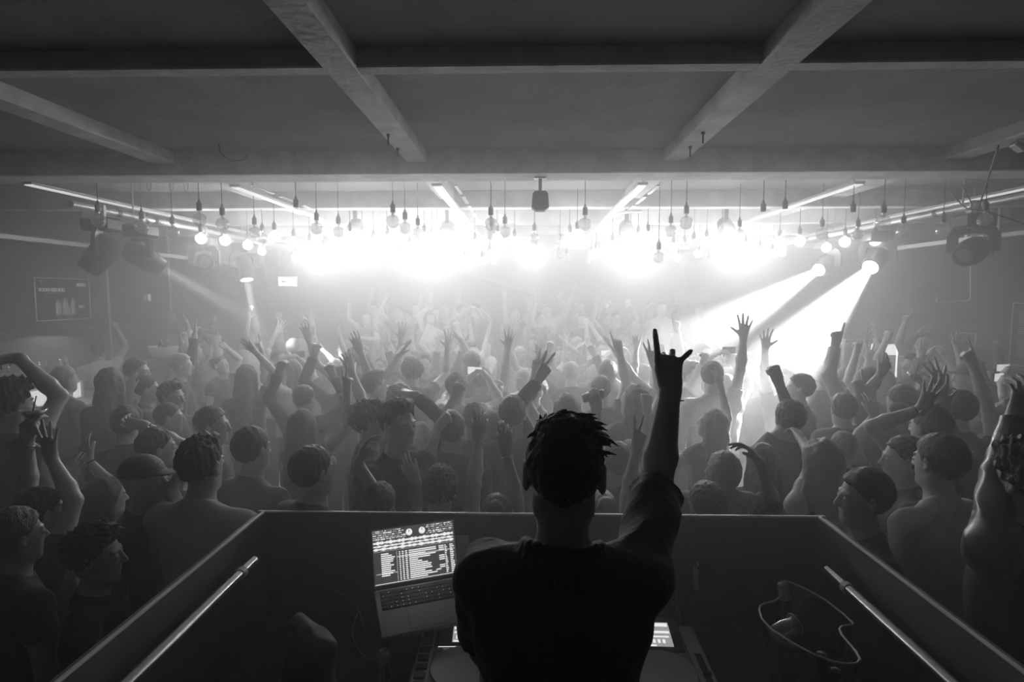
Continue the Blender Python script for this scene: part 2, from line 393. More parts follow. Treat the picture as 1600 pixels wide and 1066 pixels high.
# made-up cans around the added wash spots
for i, (x, y, z, e) in enumerate(ADDED_WASH):
    r = empty('added_wash_light', (x, y, ZB)); tag(r, '%s added wash light from the poster wall, round can shining back through haze' % order[i], 'stage light', 'added wash lights above the dance floor')
    MB().box((-.02, -.02, -.12), (.02, .02, ZC-ZB+.01)).build('bracket', m_fix, r)
    d = (Vector((x*.7, y-4, 1.0))-Vector((x, y, z))).normalized(); Mh = Matrix.Translation((0, 0, z-ZB)) @ d.to_track_quat('Z', 'Y').to_matrix().to_4x4()
    q = MB().lathe([(.05, -.14), (.085, -.12), (.09, .05), (.098, .06), (.098, .075), (.08, .07)], 20, Mh).build('can', m_fix, r, 35)
    MB().lathe([(.001, .066), (.078, .066)], 20, Mh).build('lens', m_lens, q)

# ------------------------------------------------------------------ bodies: smooth unions of tapered limbs, meshed as one surface
def V(*a): return np.array(a, dtype=np.float64)
def nrm(a): return a/(np.linalg.norm(a)+1e-12)
class Prims:
    def __init__(s): s.L = []
    def cap(s, a, b, ra, rb=None, k=.02, planes=(), sub=False):
        s.L.append(('c', np.array(a, float), np.array(b, float), float(ra), float(ra if rb is None else rb), k, tuple(planes), sub, None)); return s
    def ell(s, c, r, k=.02, M=None, planes=(), sub=False):
        s.L.append(('e', np.array(c, float), np.array(r, float), 0, 0, k, tuple(planes), sub, np.eye(3) if M is None else np.array(M))); return s
def sdf_mesh(prims, h, cuts=()):
    lo = np.full(3, 1e9); hi = -lo; bb = []
    for t, a, b, ra, rb, k, pl, sub, M in prims.L:
        if t == 'c': l_ = np.minimum(a-ra, b-rb); u_ = np.maximum(a+ra, b+rb)
        else:
            e = np.sqrt(((M*b[None, :])**2).sum(1)); l_ = a-e; u_ = a+e
        bb.append((l_, u_))
        if not sub: lo = np.minimum(lo, l_); hi = np.maximum(hi, u_)
    lo = lo-2.5*h; hi = hi+2.5*h
    n = np.ceil((hi-lo)/h).astype(int)+1
    D = np.full(tuple(n), 1.0, np.float32)
    ax = [lo[i]+h*np.arange(n[i]) for i in range(3)]
    for (t, a, b, ra, rb, k, pl, sub, M), (l_, u_) in zip(prims.L, bb):
        m_ = k+1.6*h
        i0 = np.maximum(0, np.floor((l_-m_-lo)/h).astype(int)); i1 = np.minimum(n, np.ceil((u_+m_-lo)/h).astype(int)+1)
        if (i1 <= i0).any(): continue
        X = ax[0][i0[0]:i1[0]].astype(np.float32)[:, None, None]; Y = ax[1][i0[1]:i1[1]].astype(np.float32)[None, :, None]; Z = ax[2][i0[2]:i1[2]].astype(np.float32)[None, None, :]
        if t == 'c':
            ba = b-a; L2 = float(ba@ba)+1e-12
            px, py, pz = X-np.float32(a[0]), Y-np.float32(a[1]), Z-np.float32(a[2])
            tt = np.clip((px*np.float32(ba[0]/L2)+py*np.float32(ba[1]/L2)+pz*np.float32(ba[2]/L2)), 0, 1)
            d = np.sqrt((px-tt*np.float32(ba[0]))**2+(py-tt*np.float32(ba[1]))**2+(pz-tt*np.float32(ba[2]))**2)-(np.float32(ra)+tt*np.float32(rb-ra))
        else:
            px, py, pz = X-np.float32(a[0]), Y-np.float32(a[1]), Z-np.float32(a[2])
            q = [(px*np.float32(M[0, i])+py*np.float32(M[1, i])+pz*np.float32(M[2, i])) for i in range(3)]
            k0 = np.sqrt(sum((q[i]/np.float32(b[i]))**2 for i in range(3))); k1 = np.sqrt(sum((q[i]/np.float32(b[i]**2))**2 for i in range(3)))+1e-6
            d = k0*(k0-1)/k1
        for nn, off in pl:
            d = np.maximum(d, X*np.float32(nn[0])+Y*np.float32(nn[1])+Z*np.float32(nn[2])-np.float32(off))
        S = D[i0[0]:i1[0], i0[1]:i1[1], i0[2]:i1[2]]
        k = np.float32(max(k, 1e-5))
        if sub:
            hh = np.maximum(k-np.abs(S+d), 0)/k; S[...] = np.maximum(S, -d)+hh*hh*k*.25
        else:
            hh = np.maximum(k-np.abs(S-d), 0)/k; S[...] = np.minimum(S, d)-hh*hh*k*.25
    for nn, off in cuts:
        D = np.maximum(D, (ax[0][:, None, None]*nn[0]+ax[1][None, :, None]*nn[1]+ax[2][None, None, :]*nn[2]-off).astype(np.float32))
    # surface nets
    I = (D < 0)
    c = I[:-1, :-1, :-1].astype(np.uint8)
    s = np.zeros(c.shape, np.uint8)
    for dx in (0, 1):
        for dy in (0, 1):
            for dz in (0, 1): s += I[dx:dx+c.shape[0], dy:dy+c.shape[1], dz:dz+c.shape[2]]
    act = (s > 0) & (s < 8)
    idx = np.argwhere(act)
    if len(idx) == 0: return None
    vid = np.full(c.shape, -1, np.int32); vid[act] = np.arange(len(idx), dtype=np.int32)
    acc = np.zeros((len(idx), 3)); cn = np.zeros(len(idx))
    cor = [(0,0,0),(1,0,0),(0,1,0),(1,1,0),(0,0,1),(1,0,1),(0,1,1),(1,1,1)]
    val = [D[idx[:, 0]+o[0], idx[:, 1]+o[1], idx[:, 2]+o[2]].astype(float) for o in cor]
    for i, j in ((0,1),(2,3),(4,5),(6,7),(0,2),(1,3),(4,6),(5,7),(0,4),(1,5),(2,6),(3,7)):
        a_, b_ = val[i], val[j]; m_ = (a_ < 0) != (b_ < 0)
        t_ = np.where(m_, a_/np.where(m_, a_-b_, 1), 0)
        oi, oj = np.array(cor[i]), np.array(cor[j])
        p = oi[None, :]+(oj-oi)[None, :]*t_[:, None]
        acc += p*m_[:, None]; cn += m_
    vts = lo+h*(idx+acc/cn[:, None])
    F = []
    for axn in range(3):
        u, v = [(1, 2), (2, 0), (0, 1)][axn]
        sl = [slice(1, -1)]*3; sl[axn] = slice(0, -1)
        A = I[tuple(sl)]; sl2 = list(sl); sl2[axn] = slice(1, None); B = I[tuple(sl2)]
        for flip, mk in ((False, A & ~B), (True, ~A & B)):
            e = np.argwhere(mk)
            if len(e) == 0: continue
            for q in range(3):
                if q != axn: e[:, q] += 1
            def g(du, dv):
                f_ = e.copy(); f_[:, u] -= du; f_[:, v] -= dv; return vid[f_[:, 0], f_[:, 1], f_[:, 2]]
            qd = np.stack([g(1, 1), g(0, 1), g(0, 0), g(1, 0)], 1)
            F.append(qd[:, ::-1] if flip else qd)
    F = np.concatenate(F); F = F[(F >= 0).all(1)]
    return vts, F
def vnormals(v, f):
    a = np.cross(v[f[:, 2]]-v[f[:, 0]], v[f[:, 3]]-v[f[:, 1]]); n = np.zeros_like(v)
    for i in range(4): np.add.at(n, f[:, i], a)
    return n/(np.linalg.norm(n, axis=1)[:, None]+1e-12)
def mk_mesh(name, v, f, m):
    me = bpy.data.meshes.new(name); me.vertices.add(len(v)); me.vertices.foreach_set('co', v.astype(np.float32).ravel())
    me.loops.add(f.size); me.loops.foreach_set('vertex_index', f.astype(np.int32).ravel())
    me.polygons.add(len(f)); me.polygons.foreach_set('loop_start', np.arange(0, f.size, 4, dtype=np.int32))
    me.update(calc_edges=True); me.shade_smooth(); me.materials.append(m); return me
def wob(v, f, amp, seed, ridge=True, freq=(14, 40)):
    rs = np.random.RandomState(seed); n = vnormals(v, f); d = np.zeros(len(v))
    for i in range(7):
        k = nrm(rs.normal(size=3)*np.array([1, 1, .55]))*rs.uniform(*freq); w_ = rs.normal(size=3)*6
        s = np.sin(v@k+rs.uniform(0, 6.3)+1.4*np.sin(v@w_+rs.uniform(0, 6.3)))
        d += (1-2*np.abs(s)) if ridge else s
    return v+n*(d/7*amp*2.0)[:, None]

# ---- hand
FING = dict(index=(.031, .086, (.043, .026, .020), .0085), middle=(.010, .090, (.048, .030, .021), .0088), ring=(-.011, .086, (.044, .028, .020), .0084), pinky=(-.030, .077, (.034, .020, .017), .0074))
POSES = dict(
 open=dict(c=((5, 8, 6),)*4, s=(10, 3, -4, -13), th=(38, 8)),
 spread=dict(c=((0, 4, 4),)*4, s=(17, 5, -7, -22), th=(55, 0)),
 relaxed=dict(c=((15, 22, 15), (24, 28, 18), (32, 34, 20), (38, 36, 22)), s=(6, 1, -3, -9), th=(28, 20)),
 point=dict(c=((2, 4, 3), (82, 95, 60), (85, 98, 60), (85, 95, 60)), s=(3, 1, -1, -3), th=(8, 55)),
 horn=dict(c=((2, 4, 3), (80, 95, 60), (84, 95, 60), (12, 10, 6)), s=(2, 1, -6, -34), th=(5, 60)),
 dj=dict(c=((2, 3, 2), (72, 95, 55), (52, 88, 50), (22, 24, 12)), s=(2, 0, -12, -50), th=(16, 62)),
 fist=dict(c=((80, 95, 60),)*4, s=(2, 1, -1, -2), th=(6, 60)),
 hold=dict(c=((48, 42, 25), (50, 44, 25), (52, 44, 25), (54, 44, 25)), s=(4, 1, -2, -6), th=(20, 62)),
 peace=dict(c=((2, 4, 3), (2, 4, 3), (84, 95, 60), (85, 95, 60)), s=(12, -6, -1, -3), th=(5, 62)),
 pinch=dict(c=((50, 50, 20), (25, 25, 15), (18, 20, 12), (12, 14, 10)), s=(2, 2, -5, -14), th=(20, 40)),
)
def rot(v, ax, ang):
    ax = nrm(ax); c, s = math.cos(ang), math.sin(ang); return v*c+np.cross(ax, v)*s+ax*(ax@v)*(1-c)
def add_hand(Pm, W, u, n, side, pose, sc=1.0, thick=1.0):
    """W wrist, u along the hand, n out of the palm, side=+1 when the thumb is on u x n side"""
    u = nrm(u); n = nrm(n-u*(n@u)); t = np.cross(u, n)*side
    ps = POSES[pose]; r0 = .0125*sc
    Pm.cap(W-u*.01*sc, W+u*.02*sc, .0255*sc, .022*sc, k=.02)
    for i, (fn, (so, al, ln, r)) in enumerate(FING.items()):
        kn = W+u*al*sc+t*so*sc
        Pm.cap(W+u*.015*sc+t*so*.62*sc, kn, .0150*sc, .0115*sc, k=.014*sc)
        p = kn; d = u; sp = R(ps['s'][i]); d = rot(d, n, -sp*side) if True else d
        # spread turns the finger toward t for positive angles
        d = nrm(u*math.cos(sp)+t*math.sin(sp)); axc = np.cross(d, n); kk = .006*sc
        for j, L_ in enumerate(ln):
            d = rot(d, axc, R(ps['c'][i][j]))
            q = p+d*L_*sc*1.06; rr = r*sc*thick*(1-.07*j)
            Pm.cap(p, q, rr, rr*(.95 if j < 2 else .84), k=kk if j else .009*sc); p = q; kk = .003*sc
    a, cu = ps['th']; b0 = W+u*.022*sc+t*.020*sc; ta = R(a)
    d = nrm(u*math.cos(ta)+t*math.sin(ta)*1.0+n*.25); m1 = b0+d*.040*sc
    Pm.cap(b0, m1, .0155*sc, .0125*sc, k=.014*sc)
    axc = nrm(np.cross(d, n)); axn = n*-side*side
    def bend(d, g): return nrm(d*math.cos(g)+(nrm(-t*.75+n*.65-d*((-t*.75+n*.65)@d)))*math.sin(g))
    d2 = bend(d, R(cu*.6)); m2 = m1+d2*.031*sc; Pm.cap(m1, m2, .0110*sc, .0100*sc, k=.004*sc)
    d3 = bend(d2, R(cu*.6)); m3 = m2+d3*.025*sc; Pm.cap(m2, m3, .0098*sc, .0082*sc, k=.003*sc)

def two_bone(S, T, a, b, hint):
    d = T-S; L_ = np.linalg.norm(d); L_ = min(max(L_, abs(a-b)+.02), (a+b)*.998); d = nrm(T-S); T = S+d*L_
    x = (a*a-b*b+L_*L_)/(2*L_); y = math.sqrt(max(0, a*a-x*x)); hn = nrm(hint-d*(hint@d)); return S+d*x+hn*y, T
UA, FA = .285, .255
ZSH = 1.392
def frame(yaw=0, pitch=0, roll=0):
    """head frame: columns right, forward, up.  pitch>0 looks up, yaw>0 turns to the person's left"""
    M = Matrix.Rotation(R(yaw), 3, 'Z') @ Matrix.Rotation(R(pitch), 3, 'X') @ Matrix.Rotation(R(roll), 3, 'Y'); return np.array(M)
# ---- whole person, facing +y in its own frame, feet at z=0, 1.75 tall
def make_body(arms, head=(0, 0, 0), h=.006, fem=False, bulk=1.0, lean=(0, 0), hs=1.0, face=True, sleeve=.45, shoulder=0.0):
    A = {}; B = Prims(); sw = (.165 if fem else .185)*bulk; nk = .047 if fem else .056
    lx, ly = lean
    def T(x, y, z):
        f_ = (z-.95)/.5; return V(x+lx*f_, y+ly*f_, z)
    B.ell(T(0, 0, .98), (.155*bulk, .105*bulk, .12), k=.06)
    B.cap(T(0, 0, 1.0), T(0, .005, 1.18), .098*bulk, .10*bulk, k=.06)
    B.ell(T(0, .005, 1.24), ((.135 if fem else .158)*bulk, .10*bulk, .19), k=.07)
    B.ell(T(0, -.01, 1.34), ((.15 if fem else .17)*bulk, .088*bulk, .11), k=.06)
    if fem:
        for sx in (-1, 1): B.ell(T(sx*.060, .070, 1.27), (.046, .042, .05), k=.03)
    neck0 = T(0, -.015, 1.40); neck1 = T(0, .005, 1.53)
    B.cap(neck0, neck1, nk*1.12, nk, k=.03)
    Hf = frame(*head); hc = neck1+V(0, .0, .0)+Hf@V(0, .005, .115)*hs
    A['hc'] = hc; A['Hf'] = Hf
    TOR = list(B.L[:-1]); NECK = B.L[-1]
    arms_j = []
    for sx, arm in zip((-1, 1), arms):
        up = 0.0
        if arm is not None and arm.get('raise', True):
            up = 1.0
        S = T(sx*(sw-.012-.022*up), .0, ZSH+.036*up+shoulder*sx)
        B.cap(T(sx*.03, -.020, 1.462), S+V(-sx*.03, -.01, .014), .042, .044*bulk, k=.04)
        if arm is None: arm = dict(t=V(sx*(sw+.06), .05, .86), pose='relaxed', hint=V(sx*.4, -.8, 0), raise_=0)
        Tg = np.array(arm['t'], float)
        hint = np.array(arm.get('hint', V(sx*1.0, .2, -.5)), float)
        E, W = two_bone(S, Tg, UA, FA, hint)
        ar = .88 if fem else 1.0
        mid = S+(E-S)*.4
        TOR.append(B.L[-1])
        B.ell(S, (.056*ar*bulk, .056*ar*bulk, .056*ar*bulk), k=.035); TOR.append(B.L[-1])
        B.cap(S, mid, .050*ar*bulk, .047*ar*bulk, k=.035); B.cap(mid, E, .046*ar*bulk, .0375*ar, k=.02)
        fm = E+(W-E)*.3
        B.cap(E, fm, .0375*ar, .0415*ar, k=.015); B.cap(fm, W, .0410*ar, .0255*ar, k=.015)
        u = nrm(W-E); u = nrm(np.array(arm['u'], float)) if 'u' in arm else nrm(u+V(0, .12, 0)*0)
        n = np.array(arm.get('n', V(0, 1, 0)), float)
        # thumb side: right hand (sx=+1) palm forward has thumb toward the body (-x)
        side = 1 if sx > 0 else -1
        cr = np.cross(u, nrm(n-u*(n@u)))
        # for fingers up (0,0,1), palm +y: cross = -x ; right hand thumb -x
        add_hand(B, W, u, n, side, arm.get('pose', 'open'), sc=(.90 if fem else 1.0)*arm.get('hs', 1.0), thick=arm.get('th', 1.22 if h > .008 else 1.08))
        arms_j.append((S, E, W, u, n))
    A['arms'] = arms_j
    # head
    def H(x, y, z): return hc+Hf@(V(x, y, z)*hs)
    def er(*r): return tuple(a*hs for a in r)
    B.ell(H(0, -.012, .022), er(.073, .092, .086), k=.02*hs, M=Hf)
    B.ell(H(0, .022, -.035), er(.060, .068, .078), k=.03*hs, M=Hf)
    B.cap(H(0, .058, -.098), H(0, .052, -.085), .024*hs, .026*hs, k=.03*hs)
    B.cap(H(-.042, .0, -.07), H(-.02, .055, -.098), .018*hs, .016*hs, k=.025*hs); B.cap(H(.042, .0, -.07), H(.02, .055, -.098), .018*hs, .016*hs, k=.025*hs)
    if face:
        for sx in (-1, 1):
            B.ell(H(sx*.031, .098, -.006), er(.019, .018, .014), k=.010*hs, M=Hf, sub=True)
            B.ell(H(sx*.031, .078, -.006), er(.013, .012, .011), k=.002, M=Hf)
            B.cap(H(sx*.012, .086, .016), H(sx*.045, .074, .017), .0075*hs, .006*hs, k=.008)
        B.cap(H(0, .086, .005), H(0, .106, -.034), .0075*hs, .0105*hs, k=.010*hs)
        for sx in (-1, 1): B.ell(H(sx*.011, .095, -.037), er(.008, .009, .007), k=.006, M=Hf)
        B.cap(H(-.020, .079, -.060), H(.020, .079, -.060), .0065*hs, k=.005); B.cap(H(-.016, .078, -.072), H(.016, .078, -.072), .0068*hs, k=.005)
    for sx in (-1, 1):
        B.ell(H(sx*.077, -.004, -.008), er(.009, .019, .032), k=.007, M=Hf@np.array(Matrix.Rotation(R(-sx*22), 3, 'Z')))
        B.ell(H(sx*.086, .003, -.008), er(.007, .010, .018), k=.004, M=Hf, sub=True)
    A['prims'] = B; A['H'] = H; A['hs'] = hs; A['T'] = T; A['neck'] = (neck0, neck1, nk)
    r = sdf_mesh(B, h, cuts=((V(0, 0, -1), -.90),))
    A['mesh'] = r
    # shirt
    S_ = Prims(); o = .012
    strap = sleeve < 0
    for pr in TOR:
        t_, a_, b_, ra_, rb_, k_, pl_, sb_, M_ = pr
        if strap and (t_ == 'c' and a_[2] > 1.46 or (t_ == 'e' and a_[2] > 1.40)): continue
        S_.L.append((t_, a_, b_+o, ra_, rb_, k_, pl_, sb_, M_) if t_ == 'e' else (t_, a_, b_, ra_+o, rb_+o, k_, pl_, sb_, M_))
    if not strap:
        t_, a_, b_, ra_, rb_, k_, pl_, sb_, M_ = NECK
        S_.L.append((t_, a_, b_, ra_+.008, rb_+.008, k_, ((V(0, .45, 1), 1.487+.45*ly),), sb_, M_))
    for sx, (S0, E, W, u, n) in zip((-1, 1), arms_j):
        if strap:
            S_.cap(T(sx*.075, .05, 1.36), T(sx*.085, -.012, 1.50), .014, .014, k=.03); S_.cap(T(sx*.085, -.012, 1.50), T(sx*.075, -.07, 1.36), .014, .014, k=.03); continue
        ar = .88 if fem else 1.0
        if sleeve <= 1.0:
            e = S0+(E-S0)*sleeve; d = nrm(E-S0)
            S_.cap(S0, e+d*.05, .051*ar*bulk+o, .050*ar*bulk+o+.004, k=.03, planes=((d, float(d@e)),))
        else:
            S_.cap(S0, E, .050*ar*bulk+o, .042*ar+o, k=.03)
            d = nrm(W-E); e = E+(W-E)*min(.96, sleeve-1.0)
            S_.cap(E, e+d*.03, .042*ar+o, .036*ar+o*.8, k=.02, planes=((d, float(d@e)),))
    A['shirt'] = S_
    # trousers
    Q = Prims()
    Q.ell(V(0, 0, .95), (.165*bulk, .115*bulk, .11), k=.05)
    for sx in (-1, 1):
        Q.cap(V(sx*.085, 0, .88), V(sx*.10, .01, .50), .085*bulk, .058*bulk, k=.04); Q.cap(V(sx*.10, .01, .50), V(sx*.105, -.01, .08), .060, .050, k=.02)
        Q.cap(V(sx*.105, -.03, .045), V(sx*.115, .15, .035), .043, .036, k=.02)
    A['trousers'] = Q
    return A
def hair_prims(A, style):
    H = A['H']; Hf = A['Hf']; hs = A['hs']; Q = Prims()
    def er(*r): return tuple(a*hs for a in r)
    n = Hf@nrm(V(0, .72, -.69)); p0 = H(0, .073, .062)
    n2 = Hf@nrm(V(0, -.25, -1)); p2 = H(0, -.06, -.075)
    pl = [(n, float(n@p0)), (n2, float(n2@p2))]
    g = .012
    if style == 'short': Q.ell(H(0, -.014, .026), er(.073+g, .092+g, .088+g), k=.01, M=Hf, planes=pl)
    elif style == 'crop': Q.ell(H(0, -.013, .024), er(.073+.005, .092+.005, .087+.006), k=.01, M=Hf, planes=pl)
    elif style == 'quiff':
        Q.ell(H(0, -.014, .030), er(.073+.010, .092+.010, .090+g), k=.01, M=Hf, planes=pl); Q.ell(H(0, .045, .102), er(.055, .048, .030), k=.03, M=Hf)
    elif style == 'curly':
        Q.ell(H(0, -.014, .038), er(.098, .112, .105), k=.01, M=Hf, planes=pl); Q.ell(H(0, .05, .10), er(.06, .045, .035), k=.03, M=Hf)
    elif style == 'long':
        Q.ell(H(0, -.016, .024), er(.088, .104, .100), k=.01, M=Hf, planes=[pl[0]])
        Q.cap(H(0, -.055, .0), A['T'](0, -.105, 1.30), .078*hs, .075, k=.03)
        for sx in (-1, 1): Q.cap(H(sx*.066, -.015, .02), A['T'](sx*.10, -.04, 1.34), .030*hs, .036, k=.03)
    elif style == 'bun':
        Q.ell(H(0, -.014, .024), er(.079, .098, .093), k=.01, M=Hf, planes=pl); Q.ell(H(0, -.10, .075), er(.04, .04, .04), k=.01, M=Hf)
    elif style == 'cap':
        Q.ell(H(0, -.010, .032), er(.083, .102, .082), k=.01, M=Hf, planes=[(Hf@V(0, 0, -1), float((Hf@V(0, 0, -1))@H(0, 0, .018)))])
        Q.ell(H(0, .105, .030), er(.054, .050, .008), k=.01, M=Hf)
    return Q
m_skin = [mat('skin_light', .62, .38, spec=.55, vary=.08, vscale=14), mat('skin_mid', .46, .38, spec=.55, vary=.08, vscale=14)]
m_hair = [mat('hair_dark', .035, .45, bump=.5, bscale=160, spec=.7), mat('hair_brown', .10, .42, bump=.5, bscale=160, spec=.7), mat('hair_blond', .42, .4, bump=.5, bscale=160, spec=.7)]
m_cloth = dict(black=mat('black_cloth', .03, .8, sheen=.3), dark=mat('dark_cloth', .08, .8, sheen=.3), grey=mat('grey_cloth', .22, .8, sheen=.2), light=mat('light_cloth', .72, .8), white=mat('white_cloth', .85, .75), striped=mat('striped_cloth', .85, .8, stripes=14), satin=mat('satin_cloth', .10, .28, sheen=.4, spec=.9))
m_trous = mat('dark_denim', .05, .85)
WOBH = dict(short=(.0035, (60, 150)), crop=(.0015, (80, 160)), quiff=(.006, (50, 130)), curly=(.012, (70, 140)), long=(.005, (30, 80)), bun=(.003, (50, 120)), cap=(.0005, (10, 20)))
def person_parts(A, hair, shirt_h, seed, hair_h=None):
    v, f = A['mesh']; D = {'body': (v, f)}
    q = sdf_mesh(A['shirt'], shirt_h, cuts=((V(0, 0, -1), -.89),)); D['shirt'] = (wob(q[0], q[1], .0055, seed), q[1])
    q = sdf_mesh(hair_prims(A, hair), hair_h or shirt_h)
    a_, fr = WOBH[hair]; D['hair'] = (wob(q[0], q[1], a_, seed+5, True, fr), q[1])
    q = sdf_mesh(A['trousers'], .022); D['trousers'] = (q[0], q[1])
    return D
STATS = [0, 0]
def place_person(D, loc, yaw, scale, skin, hairm, cloth, label, cat='person', group=None, hair_name='hair', cache=None):
    """link the body with its hair and clothes; yaw 0 faces away from the booth"""
    def me(nm, m_):
        if cache is not None and nm in cache: return cache[nm]
        x = mk_mesh(nm, D[nm][0], D[nm][1], m_); STATS[0] += len(D[nm][0])
        if cache is not None: cache[nm] = x
        return x
    o = bpy.data.objects.new('person', me('body', skin)); C.objects.link(o)
    o.location = loc; o.rotation_euler = (0, 0, yaw); o.scale = (scale,)*3
    tag(o, label, cat, group)
    for nm, m_, on in (('shirt', cloth, 'shirt'), ('hair', hairm, hair_name), ('trousers', m_trous, 'trousers')):
        if nm not in D: continue
        c = bpy.data.objects.new(on, me(nm, m_)); C.objects.link(c); c.parent = o
        c.material_slots[0].link = 'OBJECT'; c.material_slots[0].material = m_
    o.material_slots[0].link = 'OBJECT'; o.material_slots[0].material = skin
    STATS[1] += 1
    return o

# ------------------------------------------------------------------ haze lying over the dance floor
def haze(name, a, b, dens):
    m = bpy.data.materials.new(name); m.use_nodes = True; n = m.node_tree.nodes; l = m.node_tree.links
    n.remove(n['Principled BSDF']); v = n.new('ShaderNodeVolumeScatter'); v.inputs['Color'].default_value = (1, 1, 1, 1)
    v.inputs['Density'].default_value = dens; v.inputs['Anisotropy'].default_value = HAZE_G
    l.new(v.outputs[0], n['Material Output'].inputs['Volume'])
    o = MB().box(a, b).build(name, m); o['kind'] = 'stuff'; return o
for i, (a, b, dens) in enumerate(HAZE):
    haze('haze', a, b, dens)

# ------------------------------------------------------------------ the booth
BF = .30; BX0, BX1, BY = -1.0, 1.095, 2.10; BT = CAMZ-.827
m_panel = mat('booth_panel', .17, .45, vary=.15, vscale=8, spec=.6); m_edge = mat('panel_edge', .9, .3)
m_carpet = mat('booth_floor_cover', .05, .9)
struct(MB().box((-1.6, -1.6, 0), (1.7, 2.13, BF)).build('trim_12', m_carpet))
def panel(a, b, edge_a, edge_b, label):
    r = empty('booth_panel', ((a[0]+b[0])/2, (a[1]+b[1])/2, a[2])); tag(r, label, 'panel', 'panels around the booth')
    q = r.location
    f = lambda p: tuple(Vector(p)-q)
    MB().box(f(a), f(b)).build('board', m_panel, r); MB().box(f(edge_a), f(edge_b), bev=.002).build('edge_trim', m_edge, r)
panel((BX0, BY, BF), (BX1, BY+.03, BT-.006), (BX0-.03, BY, BT-.006), (BX1+.03, BY+.012, BT+.002), 'dark front panel of the booth with pale top edge facing the crowd')
panel((BX0-.03, -1.0, BF), (BX0, BY+.03, BT-.006), (BX0-.012, -1.0, BT-.006), (BX0, BY, BT+.002), 'dark side panel of the booth with pale top edge, poster wall side')
panel((BX1, -1.0, BF), (BX1+.03, BY+.03, BT-.006), (BX1, -1.0, BT-.006), (BX1+.012, BY, BT+.002), 'dark side panel of the booth with pale top edge, bucket side')
TZ = 1.12
r = empty('dj_table', (0, 1.75, BF)); tag(r, 'long dark table inside booth carrying players laptop and bucket', 'table')
MB().box((BX0+.002, 1.36-1.75, TZ-.04-BF), (BX1-.002, BY-.002-1.75, TZ-BF), bev=.004).build('table_top', m_panel, r)
for x in (BX0+.06, BX1-.11, .02):
    for y in (1.42-1.75, 2.02-1.75): MB().box((x, y, 0), (x+.05, y+.05, TZ-.04-BF)).build('leg', m_black, r)
m_rail = mat('steel_rail', .7, .22, metal=.9)
for x, z, y0, y1, yb, s_, lb in ((-.93, CAMZ-.905, .4, 1.86, 1.77, -1, 'polished steel grab rail inside the booth side toward the poster wall'), (1.03, CAMZ-.935, .4, 1.90, 1.78, 1, 'polished steel grab rail inside the booth side next to bucket')):
    r = empty('grab_rail', (x, y0, z)); tag(r, lb, 'rail')
    MB().tube([(0, 0, 0), (0, y1-y0, 0)], .016, 14).build('bar', m_rail, r, 40)
    for yy in (yb-y0, .35):
        MB().tube([(0, yy, 0), (0, yy, -.012), (s_*(.03), yy, -.02), (s_*((-BX0-.93) if s_ < 0 else BX1-x), yy, -.02)], .008, 8).build('bracket', m_metal, r, True)
        MB().tube([(0, yy-.01, 0), (0, yy+.012, 0)], .019, 14).build('collar', m_edge, r, 40)

# ---- laptop
m_lap = mat('laptop_shell', .30, .35, metal=.6); m_key = mat('laptop_keys', .03, .4); m_scr = glow('screen_dark', .035); m_ui = glow('screen_bright', .85); m_ui2 = glow('screen_mid', .35); m_keylit = glow('key_backlight', .25)
hl = Vector((-.532, 1.90, CAMZ-1.028)); ax_w = Vector((.932, .363, 0)).normalized(); back = Vector((-.363, .932, 0)).normalized()
LW, LD, LH = .312, .222, .205
lap = empty('laptop', hl); Ml = Matrix((ax_w, back, Vector((0, 0, 1)))).transposed().to_4x4(); lap.matrix_world = Matrix.Translation(hl) @ Ml
tag(lap, 'open laptop showing bright track list and waveforms, standing left of the player', 'laptop')
Mt = Matrix.Rotation(R(12), 4, 'X')
MB().box((0, -LD, -.014), (LW, 0, 0), Mt, bev=.003).build('base', m_lap, lap)
q = MB(); q.box((.018, -.105, .0002), (LW-.018, -.012, .0012), Mt); kb = q.build('keyboard', m_key, lap)
q = MB(); rs = random.Random(4)
for ky in range(5):
    for kx in range(13):
        q.box((.021+kx*.0208, -.102+ky*.018, .0012), (.021+kx*.0208+.0175, -.102+ky*.018+.0145, .003), Mt)
q.build('keys', m_key, kb)
q = MB()
for k in range(60):
    kx, ky = rs.randrange(13), rs.randrange(5)
    if kx > 8 or rs.random() < .4: q.box((.027+kx*.0208, -.098+ky*.018, .003), (.030+kx*.0208, -.095+ky*.018, .0033), Mt)
q.build('key_legends', m_keylit, kb)
MB().box((LW/2-.06, -LD+.012, .0001), (LW/2+.06, -.112, .0010), Mt, bev=.0004).build('touchpad', m_lap, lap)
Ms = Matrix.Rotation(R(-22), 4, 'X')          # lid leaning back
MB().box((0, 0, .0), (LW, .005, LH), Ms, bev=.0015).build('lid', m_lap, lap)
MB().box((.006, -.0006, .010), (LW-.006, .0, LH-.006), Ms).build('display', m_scr, lap)
U = MB(); U2 = MB(); U3 = MB(); W_, H_ = LW-.016, LH-.022
def ui(q, x0, y0, x1, y1, d=.0012): q.box((.008+x0*W_, -d, .013+(1-y1)*H_), (.008+x1*W_, -d+.0004, .013+(1-y0)*H_), Ms)
rs = random.Random(8)
for row, n in ((.012, 40), (.045, 26), (.085, 22), (.125, 26), (.16, 20)):
    x = .0
    while x < .98:
        l_ = rs.uniform(.006, .05)
        if not (.36 < x < .64): ui(U if rs.random() < .55 else U2, x, row, min(.99, x+l_), row+rs.uniform(.008, .02))
        x += l_+rs.uniform(.004, .02)
for cx in (.44, .60):
    pts = [(.008+W_*cx+math.cos(a)*.0115, -.0012, .013+(1-.10)*H_+math.sin(a)*.0115) for a in [k*math.pi/12 for k in range(24)]]
    U.add([Ms @ Vector(p) for p in pts], [tuple(range(24))])
    ui(U3, cx-.004, .05, cx+.004, .10, .0017)
